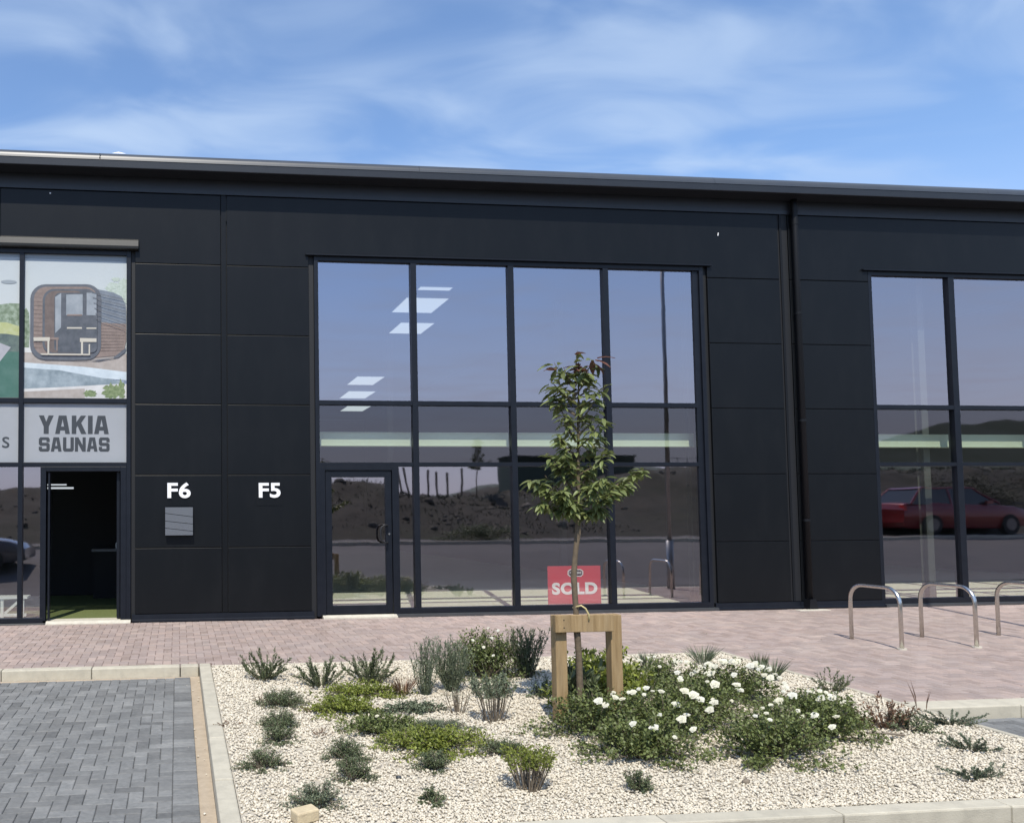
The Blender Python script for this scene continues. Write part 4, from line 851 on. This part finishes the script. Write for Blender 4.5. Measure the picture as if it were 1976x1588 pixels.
# blooms: placed on the bushes, (bush, dx, dy, height, size)
fl = [(0,-.12,-.24,.33,2),(0,-.07,-.25,.30,1),(0,.10,-.2,.33,1),(0,.03,-.22,.35,1),(0,.25,-.1,.36,1),(1,-.10,-.10,.28,1),(1,.05,-.12,.25,2),(1,.28,-.1,.30,2),(1,.33,-.16,.24,1),(1,.2,.05,.30,0),(1,.16,-.2,.2,0),
 (2,-.05,-.1,.35,1),(2,.12,-.15,.36,2),(2,.18,-.18,.33,3),(2,.22,-.2,.30,2),(2,.0,-.22,.27,2),(2,.28,-.23,.22,2),(2,-.2,-.1,.33,0),(2,-.12,.0,.36,1),(2,.34,-.2,.27,2),(2,.05,-.28,.2,1),
 (3,.05,-.2,.33,3),(3,-.2,-.1,.36,1),(3,.2,.05,.38,1),(3,.1,-.05,.38,0),(3,-.1,.1,.38,1),(3,.32,-.1,.30,2),(3,-.02,-.27,.22,0),(3,.26,-.22,.28,2),(3,.16,-.26,.2,0),
 (4,-.2,.0,.33,0),(4,.1,-.1,.34,1),(4,.2,-.1,.33,0),(4,.3,0,.3,1),(4,-.1,-.15,.3,0),(4,.0,.1,.35,0),(4,.35,-.15,.26,1),
 (6,-.15,-.1,.35,0),(6,.1,-.1,.36,0),(6,.25,-.08,.32,1),(6,.0,.05,.37,0),(6,.32,-.16,.25,1),(6,.12,.12,.38,2),(7,-.2,-.1,.36,2),(7,.0,-.15,.34,2),(7,.15,-.1,.33,1),(7,-.1,.1,.38,1),(7,.05,-.24,.22,1),(7,.28,-.05,.28,1),(7,.22,.12,.34,0),(8,-.05,-.1,.25,1),(8,.08,0,.27,0),(8,-.12,.05,.27,1)]
for k,a,b_,c_,s_ in fl: flower(rb[k],a,b_,c_,s_)
for k in range(46):
    a = random.uniform(-.38,.40); b_ = random.uniform(-.26,.26); flower(rb[5],a,b_,.37*math.sqrt(max(.1,1-(a/.5)**2-(b_/.4)**2))+.01,random.choice((0,1,1,2)))
for k in range(26):
    kk = random.choice((0,2,3,4,6,7)); a = random.uniform(-.3,.3); b_ = random.uniform(-.2,.2); h_ = rs[kk][4]; flower(rb[kk],a,b_,h_*math.sqrt(max(.1,1-(a/.5)**2-(b_/.4)**2))+.015,0)
e = bush('shrub',5.86,-6.72,'reddish stemmed plant at the right end of the rose bed','shrub',None,.24,.18,.30,700,.035,.014,'redleaf','twig','spray',30)
bush('shrub',5.98,-6.80,'dark glossy clump against the reddish plant','shrub',None,.20,.14,.14,800,.03,.014,'dark','twig','dome')
tag(MB().tube([(5.42,-7.02,gz(-7)+.06),(5.62,-7.0,gz(-7)+.045),(5.78,-6.98,gz(-7)+.02)],.010,6).build('dead_stick', M['twig']), 'pale dead stick lying by the reddish plant', 'stick')
G6 = 'spreading junipers on the right gravel'
bush('juniper',5.42,-7.90,'spreading juniper nearest the front kerb','juniper',G6,.24,.13,.10,1700,.022,.008,'jun','twig','flat',26)
bush('juniper',6.00,-7.32,'spreading juniper, middle one of the right gravel','juniper',G6,.24,.13,.11,1700,.022,.008,'jun','twig','flat',26)
bush('juniper',6.62-.12,-6.68,'spreading juniper largest of its kind beside the edging','juniper',G6,.28,.15,.12,2200,.022,.008,'jun','twig','flat',34)
for x,y,m_,h,rx,lb in ((5.98,-4.12,'sage',.26,.22,'fine grass tuft near the back right corner of the garden'),(6.20,-4.95,'sage',.26,.17,'fine grass tuft beside the edging behind the roses'),(5.2,-4.3,'sage',.24,.12,'fine grass tuft at the back between the shoot and the corner'),(6.40,-4.5,'dark',.22,.08,'thin dark grass tuft nearest the edging')):
    bush('grass_tuft',x,y,lb,'grass','grass tufts by the right edging',rx,rx,h,0,.1,.007,m_,None,'grass',90)
bush('shrub',6.42,-5.48,'dark wiry shrub leaning over the right edging','shrub',None,.24,.13,.24,800,.03,.01,'dark','twig','spray',26)
bush('grass_tuft',6.55,-6.35,'few upright reddish stalks beside the lower kerb','grass','grass tufts by the right edging',.12,.06,.34,0,.1,.010,'redleaf',None,'grass',4)
# stones
sb_ = MB().box(-.075,.075,-.05,.05,0,.075).build('stone_block', M['stone'], bevel=.01); sb_.location = (0.76,-8.10,gz(-8.1)+.005); sb_.rotation_euler = (0.05,-.06,.35)
tag(sb_, 'small buff split stone block lying at the front of the gravel', 'stone block')
def rock(x,y,r_,mt,lb,seed):
    v,f = ico(); rr = np.random.default_rng(seed); v = v*rr.uniform(.8,1.15,(12,1))*np.array([1,.8,.6])*r_; o = link('stone', npmesh('stone',v,f,M[mt],None)); o.location = (x,y,gz(y)+r_*.3); tag(o,lb,'stone')
rock(1.52,-7.42,.024,'filmtext','small dark pebble alone on the cream gravel',1); rock(4.02-.2,-7.80,.035,'twig','brownish stone half sunk in the gravel before the roses',2)

# ------------------------------------------------------------------ young tree and its guard
TX, TY = 3.415, -6.30; tz0 = gz(TY)
def leafmesh(seed):
    rr = random.Random(seed); V=[];F=[]; n_=4; L_=1.0
    for i in range(n_+1):
        t = i/n_; w_ = .17*math.sin(math.pi*min(1,t*.92+.04))**.8*(1.15-.3*t); bend = -(.32+.12*seed/3)*t*t
        for sgn in (-1,0,1): V.append((t*L_*(1-.08*t), sgn*w_, bend+(abs(sgn)*.07*(1-t*.4))))
    for i in range(n_):
        for k in range(2): a = i*3+k; F.append((a,a+3,a+4,a+1))
    return np.array(V), np.array(F)
LV = [leafmesh(i) for i in range(4)]
def young_tree(label, group, loc, detail=True, H=1.0):
    e = empty('young_tree', label, 'tree', group, loc=loc); rr = random.Random(11)
    tr = [(-.005,0,-.03),(-.005,0,.3),(-.008,0,.6),(-.022,0,.85),(-.022,0,.95),(-.035,0,1.25),(-.015,0,1.45),(.012,0,1.62),(.022,0,1.80),(.03,0,2.2),(.045,0,2.6),(.055,0,2.95),(.06,0,3.10)]
    MB().tube(tr,[.031,.029,.026,.028,.023,.025,.021,.025,.018,.014,.010,.006,.003],10).build('trunk', M['bark'], e, smooth=True)
    br = []   # (base, tip, leaf count)
    def B_(z,dx_,dy_,dz_,n_): br.append((Vector((.02,0,z)),Vector((.02+dx_,dy_,z+dz_)),n_))
    B_(1.86,-.43,-.05,.20,100); B_(1.80,-.36,-.02,.08,60); B_(1.84,.60,-.02,.33,110); B_(1.84,.34,-.2,.18,80); B_(1.82,-.24,-.2,.16,80); B_(1.88,-.2,.2,.25,26); B_(1.88,.25,.22,.22,26); B_(1.95,.10,-.3,.12,70)
    B_(1.92,-.26,-.02,.38,60); B_(1.80,-.14,-.10,.06,50); B_(1.80,.16,-.10,.02,56)
    for k in range(17):
        z = 2.0+k*.058; s_ = -1 if k%2 else 1; B_(z,(.15+rr.uniform(0,.06))*(1-.016*k)*s_+rr.uniform(-.03,.05),rr.uniform(-.18,.14),.16+rr.uniform(0,.12),(40 if k < 8 else 18))
    B_(2.74,-.17,-.05,.16,12); B_(2.78,.15,-.05,.17,12); B_(2.9,-.10,0,.16,9); B_(2.92,.10,0,.15,9); B_(3.0,.02,-.02,.2,10)
    bm_ = MB(); items = []
    for a,b_,n_ in br:
        mid = (a+b_)/2+Vector((0,0,-.03 if b_.z-a.z < .3 else 0)); bm_.tube([a,mid,b_],[.010,.007,.002],6)
        for i in range(n_):
            t = rr.uniform(.12,1.0)**.8; p_ = (a.lerp(mid,t*2) if t < .5 else mid.lerp(b_,t*2-1))
            out = (b_-a).normalized(); az = rr.uniform(0,2*math.pi); d = (Vector((math.cos(az),math.sin(az),0))*1.0+out*.5+Vector((0,0,rr.uniform(-.85,.15)))).normalized()
            p_ = p_+Vector((rr.uniform(-.03,.03),rr.uniform(-.03,.03),rr.uniform(-.03,.03)))
            top = p_.z > 2.72; items.append((p_,d,rr.uniform(.085,.12)*(1.25 if top else .95), top))
    bm_.build('branches', M['bark'], e)
    # leaves: the largest 300 are single parts, the rest one mass
    meshes = [npmesh('leaf', v, f, M['leaf']) for v,f in LV]; meshr = [npmesh('leaf', v, f, M['leafred']) for v,f in LV[:2]]
    items.sort(key=lambda q: (not q[3], q[0].y)); Vs=[];Fs=[];Rs=[];nb_=0
    for i,(p_,d,l_,top) in enumerate(items):
        x_ = d; z_ = (Vector((rr.uniform(-.5,.5),rr.uniform(-.5,.5),1))); y_ = z_.cross(x_).normalized(); z_ = x_.cross(y_)
        mm = Matrix((x_,y_,z_)).transposed()
        if detail and i < 296:
            red = (p_.z > 3.02 and rr.random() < .45) or (p_.x < -.25 and p_.z > 2.05 and rr.random() < .3) or (p_.x > .5 and rr.random() < .3)
            o = link('leaf', (meshr[i%2] if red else meshes[i%4]), e); m4 = mm.to_4x4(); o.matrix_local = Matrix.Translation(p_) @ m4 @ Matrix.Scale(l_,4)
        else:
            v,f = LV[i%4]; A = np.array(mm); Vs.append(v@A.T*l_+np.array(p_)); Fs.append(f+nb_); nb_ += len(v); Rs += [rr.random()]*len(f)
    tag(link('crown', npmesh('crown', np.concatenate(Vs), np.concatenate(Fs), M['leaf'], Rs), e), kind='stuff')
    e.scale = (H,H,H); return e
young_tree('young tree with drooping leaves tied to the timber guard in the gravel', None, (TX,TY,tz0))
gd = empty('tree_guard', 'H shaped timber tree guard of two posts and a cross beam', 'tree guard', loc=(3.49,-6.25,gz(-6.25)))
gt = 0.765-gz(-6.25)
for x in (-0.235,0.262):
    MB().box(x-.05,x+.05,-.05,.05,-.1,gt-.015).build('post', M['wood'], gd, bevel=.006)
MB().box(-.310,.210,-.105,-.052,gt-.15,gt-.004).build('cross_beam', M['wood'], gd, bevel=.005)
for sx in (-.235,):
    for sz in (.035,.10): MB().tube([(sx,-.105,gt-sz-.01),(sx,-.108,gt-sz-.01)],.005,8).build('screw_head', M['seal'], gd)
tie = MB().tube([(-.12,-.04,gt+.05),(-.08,-.11,gt+.075),(-.045,-.115,gt+.05),(-.015,-.11,gt+.0),(-.015,-.112,gt-.05)],.007,8); tie.build('rubber_tie', M['tie'], gd, smooth=True)

# ------------------------------------------------------------------ what stands across the road (seen mirrored in the glass)
def fbm(x, y, s=1.0):
    return (np.sin(x*.31*s+1.3*np.sin(y*.23*s))+.5*np.sin(x*.83*s+y*.61*s+2)+.3*np.sin(x*1.9*s-y*1.3*s)+.2*np.sin(x*3.7*s+y*3.1*s+1))/2
gx, gy_ = np.meshgrid(np.linspace(-45,75,240), np.linspace(-17.3,-46,50)); t = np.clip((-17.3-gy_)/6.5,0,1); hz = 0.74+t*(2.15+.28*fbm(gx,gy_*.5))+.22*fbm(gx*3.1,gy_*4)*t+.10*fbm(gx*11,gy_*9)*t+rng.normal(0,.06,gx.shape)*t
hz -= np.clip((gx-9)/4,0,1)*np.clip((20-gx)/4,0,1)*.35*t; hz += np.clip((gx-19)/6,0,1)*.9*t
V = np.stack([gx,gy_,hz],-1).reshape(-1,3); idx = np.arange(gx.size).reshape(gx.shape); F = np.stack([idx[:-1,:-1],idx[1:,:-1],idx[1:,1:],idx[:-1,1:]],-1).reshape(-1,4)
tag(link('earth_bank', npmesh('earth_bank',V,F,M['berm'],smooth=False)), kind='structure')
nw = 60000; wx = rng.uniform(-20,60,nw); wt = rng.random(nw); wy = -18-wt*14; wi = np.clip(((wx+45)/120*239).astype(int),0,239); wj = np.clip(((-17.3-wy)/28.7*49).astype(int),0,49); wz = hz[wj,wi]
nz = fbm(wx*.6,wy*.6); keep = nz+rng.normal(0,.25,nw) > .05; wx,wy,wz = wx[keep],wy[keep],wz[keep]; n = len(wx)
V,F,r_ = leaves(np.stack([wx,wy,wz-.03],1), unit(n)*.6+np.array([0,0,1.0]), unit(n), rng.uniform(.08,.28,n), rng.uniform(.02,.06,n)); tag(link('weeds', npmesh('weeds',V,F,M['weed'],r_)), kind='stuff')
n = 1500; rx_ = rng.uniform(-20,50,n); ry_ = rng.uniform(-24,-17.6,n); wi = np.clip(((rx_+45)/120*239).astype(int),0,239); wj = np.clip(((-17.3-ry_)/28.7*49).astype(int),0,49)
tag(link('rubble', pebbles('rubble', rx_, ry_, hz[wj,wi]+.02, np.where(rng.random(n)<.06, rng.uniform(.15,.34,n), rng.uniform(.03,.14,n)), M['rubble'])), kind='stuff')
# hills
hx = np.array([-900,-300,-60,60,150,205,235,290,330,380,430,470,520,600,720,900,1400]); hh = np.array([14,12,9,8,10,24,33,36,30,33,45,50,60,70,74,66,50.])
Xs = np.linspace(-900,1400,260); Hs = np.interp(Xs,hx,hh)+1.5*np.sin(Xs*.05)+.8*np.sin(Xs*.17); hb = MB()
for i in range(259):
    a = (Xs[i],-500,Hs[i]); b_ = (Xs[i+1],-500,Hs[i+1]); hb.quad((Xs[i],-330,0),a,b_,(Xs[i+1],-330,0)); hb.quad(a,(Xs[i],-800,-5),(Xs[i+1],-800,-5),b_)
tag(hb.build('hills', M['hill']), kind='structure')
# timber posts
PL = ['leftmost thin','leaning','steepest leaning','fourth, upright','slightly leaning','sixth, short upright','rightmost upright']
for i,(x,lean_,h_) in enumerate(((10.4,.0,1.35),(10.95,.22,1.15),(11.3,.25,1.2),(11.9,-.03,1.1),(12.4,.1,1.0),(12.9,.03,.95),(13.6,-.02,1.2))):
    o = MB().tube([(0,0,-.3),(-lean_*h_,0,h_)],[.05,.06],8).build('timber_post', M['postw']); o.location = (x,-25.2,2.75)
    tag(o, PL[i]+' timber post of the row mirrored in the lower middle pane', 'post', 'old posts on the earth bank')
ct = empty('site_container', 'dark green site container on the bank mirrored behind the young tree', 'container', loc=(22.6,-33,2.6))
MB().box(-3.6,3.6,-1.2,1.2,0,2.4).build('container_body', M['cont'], ct, bevel=.03); MB().box(-3.65,3.65,-1.25,1.25,2.4,2.48).build('container_roof', M['cont'], ct)
for k in range(22): MB().box(-3.4+k*.31,-3.28+k*.31,1.2,1.23,.15,2.3).build('rib', M['cont'], ct)
fe = empty('mesh_fence', 'temporary mesh fence on the bank mirrored at the right jamb', 'fence', loc=(31,-30,3.3))
for k in range(14): MB().box(k*.6-4,k*.6-3.97,0,.03,0,1.5).build('upright', M['galv'], fe)
for z in (.1,.75,1.45): MB().box(-4,4,0,.03,z,z+.03).build('rail', M['galv'], fe)
young_tree('slender young tree on the bank mirrored in the middle panes', None, (14.1,-24.6,2.0), False, 1.05)
bush('shrub',11.2,-16.3,'low verge shrub across the road mirrored in the middle pane','shrub',None,1.5,.5,.55,3000,.09,.04,'dark','twig','dome').location.z = .74
for x_,y_,rx_2,h_2,z_2,lb in ((26.5,-22,2.6,1.7,2.2,'rounded green bush on the bank left of the mirrored mesh fence'),(35.5,-20.5,3.0,1.5,1.6,'wide olive bush on the bank above the mirrored red car'),(42.5,-22,3.2,1.7,2.3,'tall olive bush on the bank at the right edge of the mirrored view'),(3.6,-21.5,1.5,.9,2.0,'low green bush on the bank mirrored in the glazed door')):
    bush('bank_bush',x_,y_,lb,'bush','bushes on the earth bank',rx_2,1.2,h_2,7000,.11,.06,'weed','twig','dome').location.z = z_2
# lamp post: stands beside the cycle stands
lp = empty('lamp_post', 'grey lamp post with a stout base mirrored in the right part of the big window', 'lamp post', loc=(11.60,-5.30,gz(-5.30)))
MB().tube([(0,0,-.05),(0,0,1.15)],.085,14).build('base_sleeve', M['galv'], lp, smooth=True); MB().tube([(0,0,1.15),(0,0,9.6)],[.052,.042],12).build('column', M['galv'], lp, smooth=True)
MB().box(-.12,.12,-.55,.08,9.58,9.66).build('lantern', M['galv'], lp, bevel=.02)

def car(name, label, paint, loc, rz, hatch=True):
    e = empty(name, label, 'car', loc=loc); e.rotation_euler.z = rz
    # lower body: section loft along x
    prof_ = [(-2.15,.45,.78),(-2.10,.28,.98),(-1.9,.22,1.02),(-1.0,.20,1.02),(0,.20,.98),(.9,.20,.95),(1.5,.22,.90),(2.0,.26,.78),(2.15,.38,.62)]
    V=[];F=[]
    for x,zl,zh in prof_:
        w_ = .86 if abs(x) < 1.8 else .74
        V += [(x,-w_*.95,zl),(x,-w_,(zl+zh)/2),(x,-w_*.94,zh),(x,0,zh+.03),(x,w_*.94,zh),(x,w_,(zl+zh)/2),(x,w_*.95,zl),(x,0,zl)]
    m_ = MB(); m_.v = V
    for i in range(len(prof_)-1):
        for k in range(8): k2 = (k+1)%8; m_.f.append((i*8+k,i*8+k2,(i+1)*8+k2,(i+1)*8+k)); m_.m.append(0)
    for q in (tuple(range(8)),tuple(range((len(prof_)-1)*8,len(prof_)*8))[::-1]): m_.f.append(q); m_.m.append(0)
    m_.build('body', paint, e, smooth=True, bevel=.02)
    c = MB(); w0,w1 = .78,.60; b0,b1,t0,t1 = -1.95,1.05,-1.45,.35
    c.v = [(b0,-w0,.98),(b1,-w0,.95),(b1,w0,.95),(b0,w0,.98),(t0,-w1,1.50),(t1,-w1,1.50),(t1,w1,1.50),(t0,w1,1.50)]
    for q in ((0,1,5,4),(1,2,6,5),(2,3,7,6),(3,0,4,7)): c.f.append(q); c.m.append(0)
    c.build('glasshouse', M['carglass'], e)
    MB().prism([(t0-.06,1.49),(t1+.08,1.49),(t1-.1,1.545),(t0+.1,1.55)],-w1-.01,w1+.01).build('roof', paint, e, bevel=.02)
    for s_ in (-1,1):
        for xa,xb in ((b0+.02,t0+.02),(-.55,-.5),(b1-.02,t1-.02)):
            MB().tube([(xa,s_*w0,.98),(xb,s_*w1,1.5)],.035,6).build('pillar', paint, e)
        for x in (-1.3,1.32):
            wh = MB().tube([(x,s_*.70,.32),(x,s_*.885,.32)],.32,22).build('wheel', M['tyre'], e); MB().tube([(x,s_*.86,.32),(x,s_*.892,.32)],.20,16).build('rim', M['rim'], wh)
        MB().box(.55,.72,s_*.86-.05,s_*.86+.05,.98,1.08).build('mirror', paint, e)
        MB().box(-2.13,-2.02,s_*.62-.1,s_*.62+.1,.78,.95).build('tail_lamp', M['lampred'], e)
    return e
car('parked_car', 'dark red hatchback across the road mirrored in the right window', M['carred'], (31.0,-17.2,.75), 0.0).scale = (1.3,1.2,1.22)
car('parked_car', 'grey car behind the viewer mirrored in the leftmost lower pane', M['cargrey'], (-6.6,-12.1,.14), 0.03)
